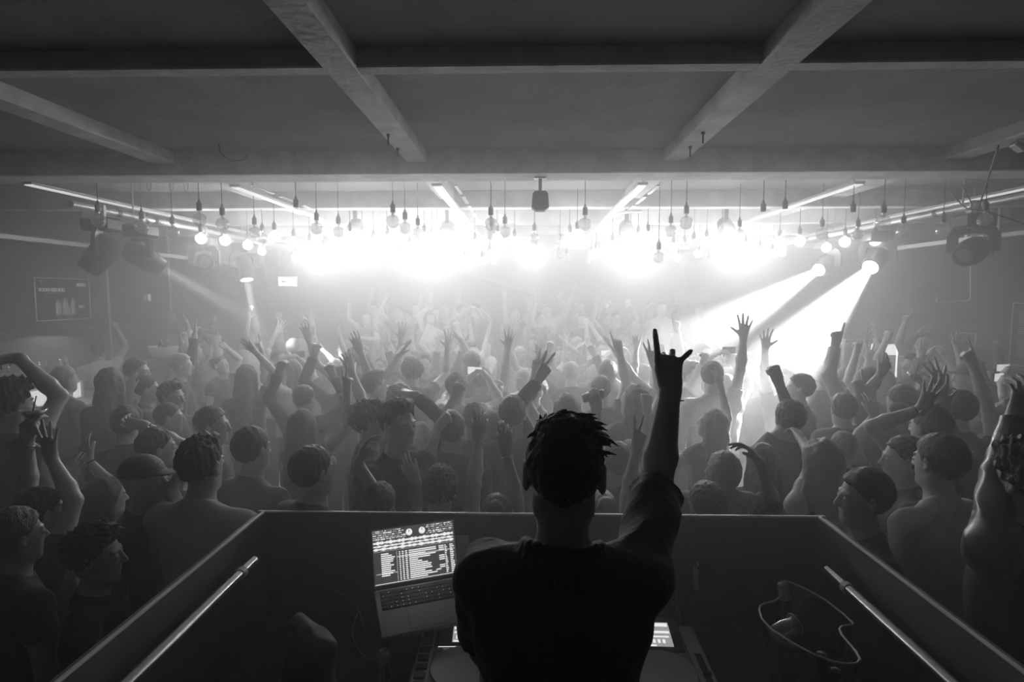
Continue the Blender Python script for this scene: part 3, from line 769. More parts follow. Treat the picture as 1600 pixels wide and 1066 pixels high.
for band_, (yc, am) in enumerate(((.235, .035), (.30, .022), (.355, .030))):
    x = .0
    while x < .985:
        hgt = am*(.35+.65*abs(math.sin(x*(23+band_*9))*math.cos(x*(61-band_*17))))
        ui(U, x, yc-hgt, x+.0075, yc+hgt); x += .0088
ui(U2, .0, .395, .99, .40)
for k in range(15):
    y = .44+k*.036
    if k < 12: ui(U, .085, y, .085+rs.uniform(.09, .17), y+.019)
    for c0, c1 in ((.30, .315), (.335, .355), (.375, .40)): ui(U, c0, y, c1, y+.018)
    ui(U, .42, y, .42+rs.uniform(.10, .34), y+.019)
    if k % 5 < 3: ui(U, .74 if k > 11 else .79, y, .80 if k > 11 else .855, y+.018)
    ui(U, .865, y, .88+rs.uniform(0, .02), y+.018); ui(U, .93, y, .955+rs.uniform(0, .03), y+.018)
ui(U2, .27, .52, .99, .545, .0009); ui(U2, .02, .80, .27, .815); ui(U2, .27, .43, .275, .98); ui(U, .0, .985, .99, .993)
U.build('track_list_text', m_ui, lap); U2.build('panel_lines', m_ui2, lap); U3.build('platter_marker', m_scr, lap)
st = empty('laptop_stand', (hl.x+.12, hl.y-.06, TZ)); tag(st, 'thin folding metal stand lifting the laptop above the table', 'stand')
for s_ in (.04, .26):
    a = hl+ax_w*s_-back*.03-Vector((0, 0, .027)); b = hl+ax_w*s_-back*.19-Vector((0, 0, .061)); c = Vector((a.x, a.y, TZ+.004)); d = Vector((b.x, b.y, TZ+.004))
    L_ = [p-st.location for p in (a, b, c, d)]
    MB().tube([L_[2], L_[0], L_[1]], .005, 8).build('arm', m_metal, st); MB().tube([L_[2], L_[3]], .005, 8).build('foot', m_metal, st)

# ---- two media players
m_pl = mat('player_top', .42, .4, metal=.1); m_pad = mat('player_side_plate', .75, .4); m_btn = mat('player_button', .05, .4); m_platter = mat('platter', .6, .4, metal=.2)
def player(x0, rot, label):
    r = empty('media_player', (x0, 1.50, TZ), (0, 0, R(rot))); tag(r, label, 'media player')
    Wd, Dp, Ht = .33, .415, .105
    MB().box((0, 0, .012), (Wd, Dp, Ht), bev=.006).build('body', m_pl, r)
    for a in ((.03, .03), (Wd-.03, .03), (.03, Dp-.03), (Wd-.03, Dp-.03)): MB().lathe([(.015, 0), (.015, .014)], 12, c=(a[0], a[1], 0)).build('foot', m_black, r)
    MB().box((.008, .02, Ht), (.056, Dp-.01, Ht+.004), bev=.001).build('side_plate', m_pad, r); MB().box((Wd-.056, .02, Ht), (Wd-.008, Dp-.01, Ht+.004), bev=.001).build('side_plate', m_pad, r)
    # screen block, tilted up at the back
    s = MB(); s.add([(.066, Dp-.155, Ht), (Wd-.066, Dp-.155, Ht), (Wd-.066, Dp-.01, Ht), (.066, Dp-.01, Ht), (.066, Dp-.155, Ht+.004), (Wd-.066, Dp-.155, Ht+.004), (Wd-.066, Dp-.012, Ht+.036), (.066, Dp-.012, Ht+.036)],
        [(0, 3, 2, 1), (4, 5, 6, 7), (0, 1, 5, 4), (1, 2, 6, 5), (2, 3, 7, 6), (3, 0, 4, 7)]); sb = s.build('screen_housing', m_btn, r)
    T0 = Vector((.066, Dp-.155, Ht+.0046)); Tt = Vector((0, .143, .032)); 
    def on(q, u0, v0, u1, v1, d=.0006):
        c = [T0+Vector((u*(Wd-.132), 0, 0))+Tt*v+Vector((0, -.0002, d)) for u, v in ((u0, v0), (u1, v0), (u1, v1), (u0, v1))]; q.add(c, [(0, 1, 2, 3)])
    q = MB(); on(q, .24, .12, .84, .82, .0005); q.build('display', glow('player_display', .30), sb)
    q = MB(); on(q, 0.26, .70, 0.82, .79, .001); on(q, 0.26, .50, 0.82, .56, .001); on(q, 0.26, .38, 0.80, .42, .001); on(q, 0.30, .22, 0.38, .33, .001); on(q, 0.52, .22, 0.56, .32, .001); on(q, 0.60, .22, 0.64, .32, .001); on(q, 0.68, .22, 0.72, .32, .001); on(q, 0.26, .13, 0.56, .17, .001)
    q.build('display_lines', m_ui, sb)
    q = MB(); on(q, .02, -.02, .36, .0, .001); q.build('light_bar', m_ui, sb)
    q = MB(); on(q, .42, .90, .62, .97, .001); q.build('lit_slot', m_ui, sb)
    MB().lathe([(.105, 0), (.108, .004), (.105, .012), (.06, .013), (.001, .012)], 40, c=(Wd/2, .15, Ht), cap=True).build('jog_wheel', m_platter, r, 40)
    for k in range(7):
        MB().box((.014, .06+k*.042, Ht+.004), (.048, .086+k*.042, Ht+.011), bev=.002).build('button', m_btn, r)
    MB().lathe([(.017, 0), (.016, .014), (.001, .015)], 20, c=(.032, Dp-.045, Ht+.004)).build('knob', m_btn, r, 40)
    for k, x in enumerate((.08, .115, .16, .22)): MB().lathe([(.009, 0), (.008, .007), (.001, .0075)], 14, c=(x, Dp-.172, Ht)).build('button', m_pad, r, 40)
    MB().lathe([(.011, 0), (.010, .006), (.001, .0065)], 14, c=(.08, Dp-.20, Ht)).build('button', m_pad, r, 40)
    MB().box((Wd-.04, .05, Ht+.004), (Wd-.02, .25, Ht+.006)).build('slider_slot', m_btn, r); MB().box((Wd-.042, .14, Ht+.006), (Wd-.018, .155, Ht+.015), bev=.002).build('slider', m_btn, r)
    return r
player(-.345, 2, 'grey media player with glowing display at the left hip of man with raised arm')
player(.245, -1, 'grey media player with glowing display between the man and the bucket')
r = empty('mixer', (-.01, 1.52, TZ)); tag(r, 'grey mixer between the two media players in front of the man', 'mixer')
MB().box((0, 0, .01), (.245, .38, .10), bev=.005).build('body', m_pl, r)
for c in range(4):
    for k in range(5): MB().lathe([(.009, 0), (.008, .014), (.001, .0145)], 12, c=(.04+c*.055, .18+k*.037, .10)).build('knob', m_btn, r, 40)
    MB().box((.031+c*.055, .06+.012*c, .10), (.049+c*.055, .075+.012*c, .112), bev=.002).build('fader', m_btn, r)
m_paper = mat('white_paper', .8, .7)
tag(MB().box((-.29, 1.935, TZ+.0005), (-.12, 2.075, TZ+.002)).build('paper_sheet', m_paper), 'white paper sheet lying on the table behind the laptop side player', 'paper')
tag(MB().box((-.30, 2.085, CAMZ-1.01), (-.215, 2.098, CAMZ-.91)).build('paper_card', m_paper), 'white card leaning on the front panel beside the laptop screen', 'card')

# ---- champagne bucket with bottles
m_acr = glass('clear_acrylic', .72, .8, rough=.12); m_rim = mat('acrylic_rim', .65, .15, spec=.9); m_bot = mat('dark_bottle_glass', .02, .08, spec=.9); m_foil = mat('foil', .45, .3, metal=.8); m_ring = mat('wet_rim', .7, .15, metal=.5)
rim_px = [(1216,925),(1219,919),(1227,918),(1238,922),(1262,933),(1290,950),(1318,973),(1331,986),(1332,990),(1326,991),(1314,993),(1311,998),(1314,1006),(1325,1020),(1337,1035),(1343,1048),(1338,1055),(1322,1057),(1300,1053),(1268,1040),(1235,1021),(1205,1000),(1190,982),(1186,968),(1188,960),(1195,956),(1208,953),(1218,946),(1222,937),(1220,930)]
RZ = CAMZ-.955
rim = []
for x, y in rim_px:
    Yd = .955*F_PX/(y-462); p = P(x, y, Yd); rim.append(Vector((p.x, p.y, RZ)))
cen = sum(rim, Vector())/len(rim); r = empty('ice_bucket', (cen.x, cen.y, TZ)); tag(r, 'clear curvy fish-shaped ice bucket with bottles, on the table right of the man', 'bucket')
def loop_s(t, z): return [Vector((p.x-cen.x, p.y-cen.y, 0))*t*(1 if t > .9 else 1)+Vector((0, 0, z)) for p in rim]
q = MB(); N_ = len(rim); hts = ((1.0, RZ-TZ), (.93, (RZ-TZ)*.75), (.80, (RZ-TZ)*.45), (.68, (RZ-TZ)*.18), (.62, .012), (.58, .002))
vv = []
for t, z in hts:
    ls = loop_s(t, z)
    c0 = 1-min(1, (1-t)*2.2)
    vv += [Vector((p.x*(.55+.45*c0)+.45*(1-c0)*math.copysign(min(abs(p.x), .09), p.x), p.y, p.z)) for p in ls]
ff = [(i*N_+k, i*N_+(k+1) % N_, (i+1)*N_+(k+1) % N_, (i+1)*N_+k) for i in range(len(hts)-1) for k in range(N_)]+[tuple((len(hts)-1)*N_+k for k in range(N_))]
q.add(vv, ff); wall = q.build('bucket_wall', m_acr, r, True)
lp = loop_s(1, RZ-TZ); MB().tube(lp+[lp[0]], .0036, 8, cap=False).build('rim', m_rim, r, True)
def bottle(loc, tilt, az, label, s=1.0, mt=None, group=None, cork=True, name='bottle'):
    r = empty(name, loc, (R(tilt), 0, R(az))); tag(r, label, 'bottle', group); r.scale = (s,)*3
    MB().lathe([(.001, 0), (.043, .002), (.0445, .02), (.0445, .15), (.040, .18), (.024, .225), (.0155, .25), (.0145, .29), (.0165, .292), (.0165, .302), (.012, .304)], 20).build('glass_body', mt or m_bot, r, 35)
    if cork: MB().lathe([(.0175, .255), (.0175, .30), (.012, .307), (.001, .308)], 16).build('foil_cap', m_foil, r, 35)
    MB().lathe([(.0452, .05), (.0452, .12)], 20, cap=False).build('paper_label', m_paper if mt else m_foil, r, True)
    return r
pz = TZ+.02
c1 = P(1226, 918, 1.80); bottle((c1.x+.012, c1.y-.10, TZ+.012), -20, 8, 'tall foil-topped bottle sticking out of the far tip of the bucket', 1.06)
c2 = P(1284, 1013, 1.55); bottle((c2.x-.02, c2.y+.0, TZ+.012), 6, 20, 'dark bottle standing in the middle of the bucket', .82, cork=False)
c3 = P(1325, 1047, 1.46); bottle((c3.x-.02, c3.y+.02, TZ+.012), 4, -30, 'dark bottle standing in the near tip of the bucket', .80, cork=False)
gl = empty('drinking_glass', P(1206, 980, 1.62)+Vector((0, 0, -.03)), (0, R(75), R(20))); tag(gl, 'empty glass lying against the left lobe of the bucket', 'glass')
MB().lathe([(.026, 0), (.030, .09), (.028, .09), (.024, .006)], 18).build('glass_wall', glass('thin_glass', .7, .9), gl, True); 
q = MB()
for i_ in range(24): 
    a = 2*math.pi*i_/24; a2 = 2*math.pi*(i_+1)/24; q.tube([(.030*math.cos(a), .030*math.sin(a), .09), (.030*math.cos(a2), .030*math.sin(a2), .09)], .0016, 5, cap=False)
q.build('glass_rim', m_ring, gl)

# ---- charger on the front panel, cables, jacket, microphone
sk = P(1088, 902, 2.085); r = empty('charger_box', sk); tag(r, 'small white charger plugged into socket on the booth front panel', 'charger')
MB().box((.012, -.001, -.045), (.055, .014, .045), bev=.003).build('socket_box', m_panel, r); MB().box((-.012, -.022, -.040), (.004, .012, .036), bev=.003).build('plug', mat('charger_white', .8, .35), r); MB().tube([(0, .0, .036), (.004, -.004, .05), (.0, .0, .06)], .003, 6).build('cable_stub', m_white, r)
def panel_pts(pp, Y=2.085): return [P(x, y, Y) for x, y in pp]
def smooth(pts, n=5):
    out = []; pts = [pts[0]]+list(pts)+[pts[-1]]
    for i in range(1, len(pts)-2):
        for k in range(n):
            t = k/n; a, b, c, d = pts[i-1:i+3]; out.append(.5*((2*b)+(c-a)*t+(2*a-5*b+4*c-d)*t*t+(3*b-3*c+d-a)*t**3))
    out.append(pts[-2]); return out
m_cable = mat('thin_pale_cable', .5, .45)
for pp, lb in ((((1086, 880), (1082, 905), (1072, 925), (1060, 945), (1055, 955)), 'thin pale cable running down from the charger plug'),
               (((1030, 913), (1046, 913), (1056, 922), (1055, 940), (1045, 950), (1040, 960), (1037, 972)), 'thin looped cable on front panel nearest the man'),
               (((1038, 932), (1052, 942), (1062, 960), (1062, 985), (1056, 1005), (1044, 1018)), 'thin cable curving down the front panel to the player')):
    tag(MB().tube(smooth(panel_pts(pp)), .0016, 6).build('cable', m_cable, None, True), lb, 'cable')
g1 = [P(*t) for t in ((512, 914, 1.98), (526, 923, 1.93), (545, 938, 1.88), (559, 955, 1.84), (567, 975, 1.80), (570, 990, 1.78))]
tag(MB().tube(smooth(g1), [.004]*3+[.007]*10+[.005]*(len(smooth(g1))-13), 8).build('gooseneck_arm', mat('gooseneck_black', .12, .3, metal=.5), None, True), 'dark bent gooseneck arm left of the laptop', 'arm')
mc = P(600, 1047, 1.72); mc.z = TZ; 
g2 = [P(560, 955, 1.84), P(553, 975, 1.80), P(551, 995, 1.78), P(560, 1015, 1.76), P(578, 1030, 1.74), Vector((mc.x-.003, mc.y, TZ+.115))]
tag(MB().tube(smooth(g2), .0022, 6).build('cable', m_cable, None, True), 'thin looping cable beside the laptop ending at small cylinder', 'cable')
r = empty('microphone', mc); tag(r, 'small dark cylindrical microphone standing in front of the laptop corner', 'microphone')
MB().lathe([(.022, 0), (.022, .008), (.013, .012), (.013, .075), (.018, .085)], 18).build('handle', m_pl, r, 35); MB().lathe([(.018, .085), (.0215, .095), (.0215, .112), (.013, .123), (.001, .125)], 18).build('grille', m_metal, r, 35)
J = Prims(); jx, jy, jz = -.64, 1.52, CAMZ-.95
for k in range(8):
    a = k/7; top = V(jx-.03+a*.12, jy+.05-.10*a, jz-.04*abs(a-.35))
    J.cap(top, V(jx-.06+a*.22, jy+.04-.16*a, TZ+.03), .024, .030, k=.03)
    if k < 7: J.cap(top, top+V(.017, -.014, 0), .026, k=.03)
v_, f_ = sdf_mesh(J, .006); v_ = wob(v_, f_, .010, 3, freq=(18, 45))
jo = bpy.data.objects.new('jacket', mk_mesh('jacket', v_, f_, mat('jacket_cloth', .16, .75))); C.objects.link(jo); tag(jo, 'dark bunched-up jacket standing on the left end of table', 'jacket')

# ------------------------------------------------------------------ walls: poster, menu board, signs, trays, conduits
m_frame = mat('thin_glow_frame', .9, .5, emit=.10); m_poster = mat('poster_board', .05, .6); m_print = mat('pale_glow_print', .95, .6, emit=.22); m_print2 = mat('grey_glow_print', .5, .6, emit=.05)  # slight emission added so print and frames stand out through the haze
r = empty('drinks_poster', (XL+.012, 6.8, CAMZ-.314)); tag(r, 'framed drinks poster reading VODKA RED BULL and SWEET on the side wall', 'poster')
PW, PH = .87, .536
MB().box((0, 0, 0), (.012, PW, PH)).build('board', m_poster, r)
q = MB(); t_ = .007
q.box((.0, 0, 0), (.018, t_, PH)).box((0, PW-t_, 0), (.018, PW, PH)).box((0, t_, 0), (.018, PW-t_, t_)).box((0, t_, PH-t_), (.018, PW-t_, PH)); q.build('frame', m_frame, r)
rt = (R(90), 0, R(90))
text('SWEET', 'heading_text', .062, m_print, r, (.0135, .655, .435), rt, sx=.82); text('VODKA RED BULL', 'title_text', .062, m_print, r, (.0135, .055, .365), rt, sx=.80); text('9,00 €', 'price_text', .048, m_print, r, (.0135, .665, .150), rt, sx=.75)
q = MB()
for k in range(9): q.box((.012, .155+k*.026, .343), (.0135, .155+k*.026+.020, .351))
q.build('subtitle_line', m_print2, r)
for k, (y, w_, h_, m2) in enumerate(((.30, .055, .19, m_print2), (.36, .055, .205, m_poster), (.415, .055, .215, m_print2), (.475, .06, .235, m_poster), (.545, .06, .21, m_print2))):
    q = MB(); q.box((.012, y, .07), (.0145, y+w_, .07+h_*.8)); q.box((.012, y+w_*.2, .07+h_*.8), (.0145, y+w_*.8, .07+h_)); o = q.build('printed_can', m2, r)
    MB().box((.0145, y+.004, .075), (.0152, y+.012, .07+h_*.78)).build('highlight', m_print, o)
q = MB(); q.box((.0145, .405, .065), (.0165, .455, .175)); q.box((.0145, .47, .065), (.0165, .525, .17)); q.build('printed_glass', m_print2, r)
q = MB(); q.add([(.0135, .085, .475), (.0135, .115, .475), (.0135, .118, .50), (.0135, .10, .455), (.0135, .082, .50)], [(0, 3, 1, 2, 4)]); q.build('small_emblem', m_print2, r)

r = empty('menu_board', (XR-.012, 7.52, CAMZ-.89)); tag(r, 'large framed dark menu board with small print on the right-hand side wall', 'menu board')
MW, MH = 1.15, .80
MB().box((-.0, -MW, 0), (.012, 0, MH)).build('board', m_poster, r)
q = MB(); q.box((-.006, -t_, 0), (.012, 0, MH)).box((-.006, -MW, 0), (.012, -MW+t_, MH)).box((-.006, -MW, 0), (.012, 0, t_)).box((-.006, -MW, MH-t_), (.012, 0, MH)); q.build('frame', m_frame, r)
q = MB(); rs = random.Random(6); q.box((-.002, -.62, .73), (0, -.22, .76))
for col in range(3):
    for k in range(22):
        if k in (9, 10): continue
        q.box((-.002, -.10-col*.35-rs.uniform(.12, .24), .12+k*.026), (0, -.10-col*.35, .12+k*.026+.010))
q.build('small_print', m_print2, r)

def exit_sign(loc, rz, s, label, drop):
    r = empty('exit_sign', loc, (0, 0, rz)); tag(r, label, 'exit sign')
    MB().box((-.16*s, -.02, -.08*s), (.16*s, .02, .08*s), bev=.004).build('housing', m_white, r); MB().box((-.152*s, -.0215, -.072*s), (.152*s, -.0200, .072*s)).build('lit_face', glow('sign_face', EXIT), r)
    q = MB(); y = -.0225
    q.add([(-.11*s, y, .0), (-.07*s, y, .04*s), (-.07*s, y, .015*s), (-.02*s, y, .015*s), (-.02*s, y, -.015*s), (-.07*s, y, -.015*s), (-.07*s, y, -.04*s)], [(0, 6, 5, 4, 3, 2, 1)][:1])
    q.tube([(.05*s, y, .02*s), (.06*s, y, -.015*s), (.04*s, y, -.05*s)], .006*s, 5); q.tube([(.06*s, y, -.015*s), (.085*s, y, -.045*s)], .006*s, 5); q.tube([(.03*s, y, .0), (.05*s, y, .02*s), (.08*s, y, .005*s)], .005*s, 5); q.sphere((.052*s, y, .04*s), .009*s, 8)
    q.build('running_figure', mat('sign_print', .25, .6), r)
    if drop:
        for sx in (-.12, .12): MB().tube([(sx*s, 0, .08*s), (sx*s, 0, drop)], .003, 6).build('hanging_wire', m_metal, r)
pz_ = P(450, 440, 9.3); exit_sign(pz_, 0, 1.0, 'glowing rectangular exit sign hanging on two wires at far left of the bulbs', ZC-pz_.z)
r = empty('exit_sign', (XL+.02, 8.85, CAMZ-.03), (0, 0, R(90))); tag(r, 'small exit sign with arrow and running figure on the side wall beyond poster', 'exit sign')
MB().box((-.10, -.012, -.06), (.10, .012, .06), bev=.003).build('housing', m_grey, r)
q = MB(); y = -.014; q.add([(-.07, y, .005), (-.05, y, .035), (-.05, y, -.035), (-.03, y, .005)], [(0, 2, 3, 1)]); q.box((.01, y, -.05), (.075, y+.002, .05)); q.build('pictogram', glow('small_sign', .5), r)

def tray(x, y0, y1, z, label, wall_x, n=2):
    r = empty('cable_tray', (x, y0, z)); tag(r, label, 'cable tray')
    L_ = y1-y0; q = MB()
    q.box((-.05, 0, 0), (-.045, L_, .05)).box((.045, 0, 0), (.05, L_, .05))
    k = 0.0
    while k < L_-.05: q.box((-.05, k, 0), (.05, k+.035, .004)); k += .075
    q.build('tray', m_alu, r)
    for j in range(n):
        yy = .25+j*(L_-.5)/max(1, n-1)
        b = MB().box((-.03, yy, -.06), (.0, yy+.04, ZC-z)); b.build('bracket', m_alu, r)
    MB().tube([(0, 0, .02), (.01, L_*.5, .015), (0, L_, .02)], .012, 8).build('cable', m_cord, r, True)
tray(-5.55, 5.3, 8.3, CAMZ+.60, 'perforated cable tray along ceiling above the drinks poster', XL)
tray(5.78, 5.4, 7.4, CAMZ+.70, 'perforated cable tray nearest the menu board', XR)
tray(4.95, 6.3, 8.3, CAMZ+.60, 'perforated cable tray behind the unlit moving head, menu side', XR)
tray(-4.95, 7.2, 9.4, CAMZ+.52, 'perforated cable tray behind moving heads, poster side', XL)
def conduit(pts, rad, label, m=None):
    tag(MB().tube(pts, rad, 10).build('conduit_pipe', m or m_white, None, 40), label, 'conduit')
conduit([(XL+.02, 8.02, CAMZ+.55), (XL+.02, 8.02, .02)], .016, 'pale vertical conduit on the side wall right beyond the drinks poster')
conduit([(XL+.02, 9.45, ZC), (XL+.02, 9.45, CAMZ-.30)], .016, 'pale vertical conduit ending in a small box, poster side')
r = empty('switch_box', (XL, 9.45, CAMZ-.46)); tag(r, 'small pale switch box under the short wall conduit', 'switch box'); MB().box((0, -.08, 0), (.06, .08, .2), bev=.006).build('box', m_grey, r); MB().box((.06, -.04, .06), (.066, .04, .14), bev=.002).build('rocker_switch', m_white, r)
u0, u1, u2, u3 = P(1517, 395, 6.2), P(1517, 471, 6.2), P(1464, 471, 6.2), P(1464, 465, 6.2)
conduit([Vector((u0.x, 6.2, ZC)), u0, u1+Vector((0, 0, .03)), u1+Vector((-.03, 0, 0)), u2, u3], .012, 'thin pale L-shaped pipe hanging from the ceiling before menu wall')
r = empty('wall_frame', (XR-.01, 8.1, CAMZ-1.25)); tag(r, 'narrow upright metal frame on the wall between fridge and menu board', 'frame')
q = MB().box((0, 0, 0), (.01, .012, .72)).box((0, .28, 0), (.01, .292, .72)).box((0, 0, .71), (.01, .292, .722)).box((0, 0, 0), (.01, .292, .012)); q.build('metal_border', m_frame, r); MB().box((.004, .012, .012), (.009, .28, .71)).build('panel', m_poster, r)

# ------------------------------------------------------------------ fridges, bar and bowl
def fridge(x0, x1, y, h, label, half=False):
    r = empty('drinks_fridge', ((x0+x1)/2, y, 0)); tag(r, label, 'fridge'); w2 = (x1-x0)/2
    q = MB().box((-w2, .04, 0), (-w2+.03, .6, h)).box((w2-.03, .04, 0), (w2, .6, h)).box((-w2+.03, .56, 0), (w2-.03, .6, h)).box((-w2+.03, .04, 0), (w2-.03, .56, .12)).box((-w2+.03, .04, h-.04), (w2-.03, .56, h)); q.build('body', m_black, r)
    d = MB().box((-w2, 0, .10), (-w2+.03, .035, h)).box((w2-.03, 0, .10), (w2, .035, h)).box((-w2+.03, 0, h-.03), (w2-.03, .035, h)).box((-w2+.03, 0, .10), (w2-.03, .035, .14)).box((-.015, 0, .14), (.015, .035, h-.03)).build('door', m_black, r)
    MB().box((-w2+.03, .015, .14), (w2-.03, .02, h-.03)).build('door_glass', glass('fridge_glass', .92), d)
    for zz in (h-.24, h-.54, h-.84, h-1.14): MB().box((-w2+.03, .06, zz-.30), (w2-.03, .55, zz-.29)).build('shelf', m_metal, r)
    s0 = -w2+.04 if not half else .02
    MB().box((s0, .50, .2), (w2-.04, .55, h-.05)).build('light_panel', glow('fridge_light', FRIDGE, True), r)
    MB().box((s0, .05, h-.20), (w2-.04, .056, h-.05)).build('lit_header', glow('fridge_header', FRIDGE*.8), r)
    MB().box((w2-.06, .05, .3), (w2-.04, .06, h-.05)).build('light_tube', glow('fridge_tube', FRIDGE), r)
    for zz in (h-.54, h-.84):
        for k in range(5 if not half else 3):
            x = (-w2+.09+k*(2*w2-.18)/4) if not half else .06+k*.07
            b_ = empty('bottle', (r.location.x+x, y+.25, zz+.01)); tag(b_, 'small bottle on a lit shelf of the %s' % label.split(' fridge')[0].replace('tall ', '')+' fridge', 'bottle', 'bottles in the '+('poster side' if half else 'menu side')+' fridge')
            MB().lathe([(.001, 0), (.028, .001), (.028, .12), (.012, .17), (.012, .22), (.001, .221)], 12).build('glass_body', m_bot, b_, 35)
fridge(-5.70, -5.08, 8.7, 1.83, 'tall lit fridge with glowing header, poster side behind the bowl', True)
fridge(4.66, 5.24, 8.0, 1.74, 'tall lit glass-door fridge, menu board side behind raised hands')
r = empty('bottle_bowl', P(255, 541, 6.8)+Vector((0, 0, 0))); bw = r.location.copy(); tag(r, 'large pale oval bowl of bottles on a tall pedestal near the lit fridge', 'bowl')
r.scale = (1.15, 1, 1)
MB().lathe([(.05, -.15), (.10, -.13), (.135, -.07), (.148, 0), (.142, .0), (.128, -.07), (.09, -.115), (.001, -.12)], 28).build('bowl_shell', mat('pale_bowl', .75, .3), r, 50)
MB().box((-.14, -.14, -bw.z), (.14, .14, -.15), bev=.01).build('pedestal', m_panel, r)
for k, (dx, dy, tl, az) in enumerate(((-.05, 0, 20, 60), (.02, .04, -15, 20), (.07, -.02, 24, -70))):
    bottle(bw+Vector((dx, dy, -.10)), tl, az, ('dark foil-topped bottle leaning left in pale bowl', 'bottle standing upright in the middle of pale bowl', 'bottle leaning right in the pale bowl')[k], .72)
# bar on the poster side
r = empty('bar_counter', (-5.25, 5.7, 0)); tag(r, 'dark bar counter with lit back shelf against the poster wall', 'bar')
MB().box((-.10, -1.2, 0), (.55, 1.0, 1.18), bev=.01).build('counter_front', m_panel, r); MB().box((-.14, -1.22, 1.18), (.60, 1.02, 1.22), bev=.005).build('counter_top', m_grey, r)
MB().box((-.05, -.2, 1.22), (.25, .55, 1.42), bev=.004).build('raised_shelf', m_print2, r); MB().box((.252, -.15, 1.24), (.256, .50, 1.40)).build('shelf_light', glow('bar_shelf_light', BARL), r)
m_gb = glass('clear_bottle_glass', .45, .9, rough=.1); rs = random.Random(21)
bl = ['short square', 'slim tall', 'round shouldered', 'dark', 'clear', 'pale labelled', 'frosted', 'long-necked', 'stout']
for k in range(9):
    y = 5.55+k*.075; x = -5.20+.12*(k % 2)+.05*(k % 3)
    bottle((x, y, 1.425), 0, 0, '%s spirit bottle on the bar shelf at left edge, %s from the booth' % (bl[k], order[k]), .75+.06*(k % 3), mt=(m_gb if k % 2 else m_bot), group='spirit bottles on the bar shelf', name='spirit_bottle')
lamp('bar_shelf_lamp', 'AREA', (-4.95, 5.75, 1.95), BARW, size=.4)
tag(MB().box((-5.0, 5.35, 1.22), (-4.86, 5.352, 1.43)).box((-5.0, 5.352, 1.22), (-4.86, 5.40, 1.225)).build('menu_card', m_paper), 'white upright card standing on the bar counter', 'card')

# ------------------------------------------------------------------ platform at the far end
struct(MB().box((-3.1, 9.3, 0), (3.6, 12.9, .45)).build('trim_13', m_carpet))

# ------------------------------------------------------------------ loose things on the ceiling
def loose(name, pts, rad, label, cat='cable', m=None): tag(MB().tube(smooth([Vector(p) for p in pts]), rad, 6).build(name, m or m_cord, None, True), label, cat)
zc = ZC
for px, py, lb in ((606, 190, 'first'), (621, 212, 'second'), (1099, 192, 'third'), (1079, 210, 'fourth')):
    Y = {'first': 3.75, 'second': 4.1, 'third': 3.75, 'fourth': 4.1}[lb]; p = P(px, py, Y)
    tag(MB().tube([(p.x, Y, CAMZ+1.05), (p.x, Y, CAMZ+.97)], .006, 8).tube([(p.x, Y, CAMZ+1.04), (p.x, Y, CAMZ+1.025)], .012, 6).build('threaded_rod', m_black), '%s short dark threaded rod under the long ceiling beams, counting from poster wall' % lb, 'rod', 'threaded rods under the long beams')
loose('cable_loop', [P(342, 222, 4.3), P(345, 238, 4.3), P(360, 250, 4.35), P(378, 250, 4.4), P(388, 243, 4.45)], .006, 'dark cable loop sagging from ceiling before the wide beam')
loose('cable_loop', [P(455, 238, 4.50), P(459, 222, 4.48), P(466, 216, 4.46), P(470, 222, 4.46), P(463, 232, 4.48), P(459, 243, 4.49)], .004, 'thin pale wire loop on the wide beam above the bulbs', m=m_cable)
for px, lb in ((233, 'smallest hanging wire loop'), (268, 'double hanging wire loop'), (291, 'short hooked wire end')):
    loose('hanging_wire', [P(px-5, 258, 5.0), P(px-3, 293, 5.0), P(px, 298, 5.0), P(px+3, 293, 5.0), P(px+4, 258, 5.0)], .004, lb+' below the wide beam, poster side', m=m_cable)
loose('cable', [P(1560, 228, 4.0), P(1545, 275, 4.4), P(1527, 330, 5.0), P(1517, 340, 5.1)], .006, 'dark cable swinging down from ceiling hook at upper right')
loose('cable', [P(1503, 287, 5.0), P(1512, 305, 5.0), P(1518, 320, 5.0), P(1515, 328, 5.0)], .005, 'dark cable hooked beside the last bulb, menu side')
loose('cable', [P(1485, 300, 5.0), P(1510, 325, 4.9), P(1540, 330, 4.95), P(1600, 350, 5.0)], .005, 'dark cable sagging toward the menu wall at the edge')
loose('cable_bundle', [P(1545, 320.6, 7.1), P(1546, 366, 7.1), P(1553, 385, 7.1), P(1548, 402, 7.1), P(1541, 385, 7.1), P(1547, 366, 7.1)], .008, 'bundle of looped cable under tray beside the menu wall')
loose('hose', [P(930, 357, 7.9), P(945, 346, 7.2), P(962, 336, 6.62), P(985, 330.5, 6.36), P(1003, 330, 6.33)], .018, 'pale bent hose end sticking out beside right centre strip light', 'hose', m_white)
r = empty('ceiling_clamp', P(1588, 218, 4.0)); tag(r, 'pale metal clamp on the ceiling at upper right corner', 'clamp')
MB().box((-.05, -.03, -.02), (-.01, .03, .02), Matrix.Rotation(R(35), 4, 'Y'), bev=.004).build('jaw', m_alu, r); MB().box((.0, -.03, -.05), (.08, .03, -.015), Matrix.Rotation(R(35), 4, 'Y'), bev=.004).build('jaw', m_alu, r)
MB().tube([(0, 0, .0), (0, 0, ZC-r.location.z)], .008, 8).build('stem', m_metal, r)

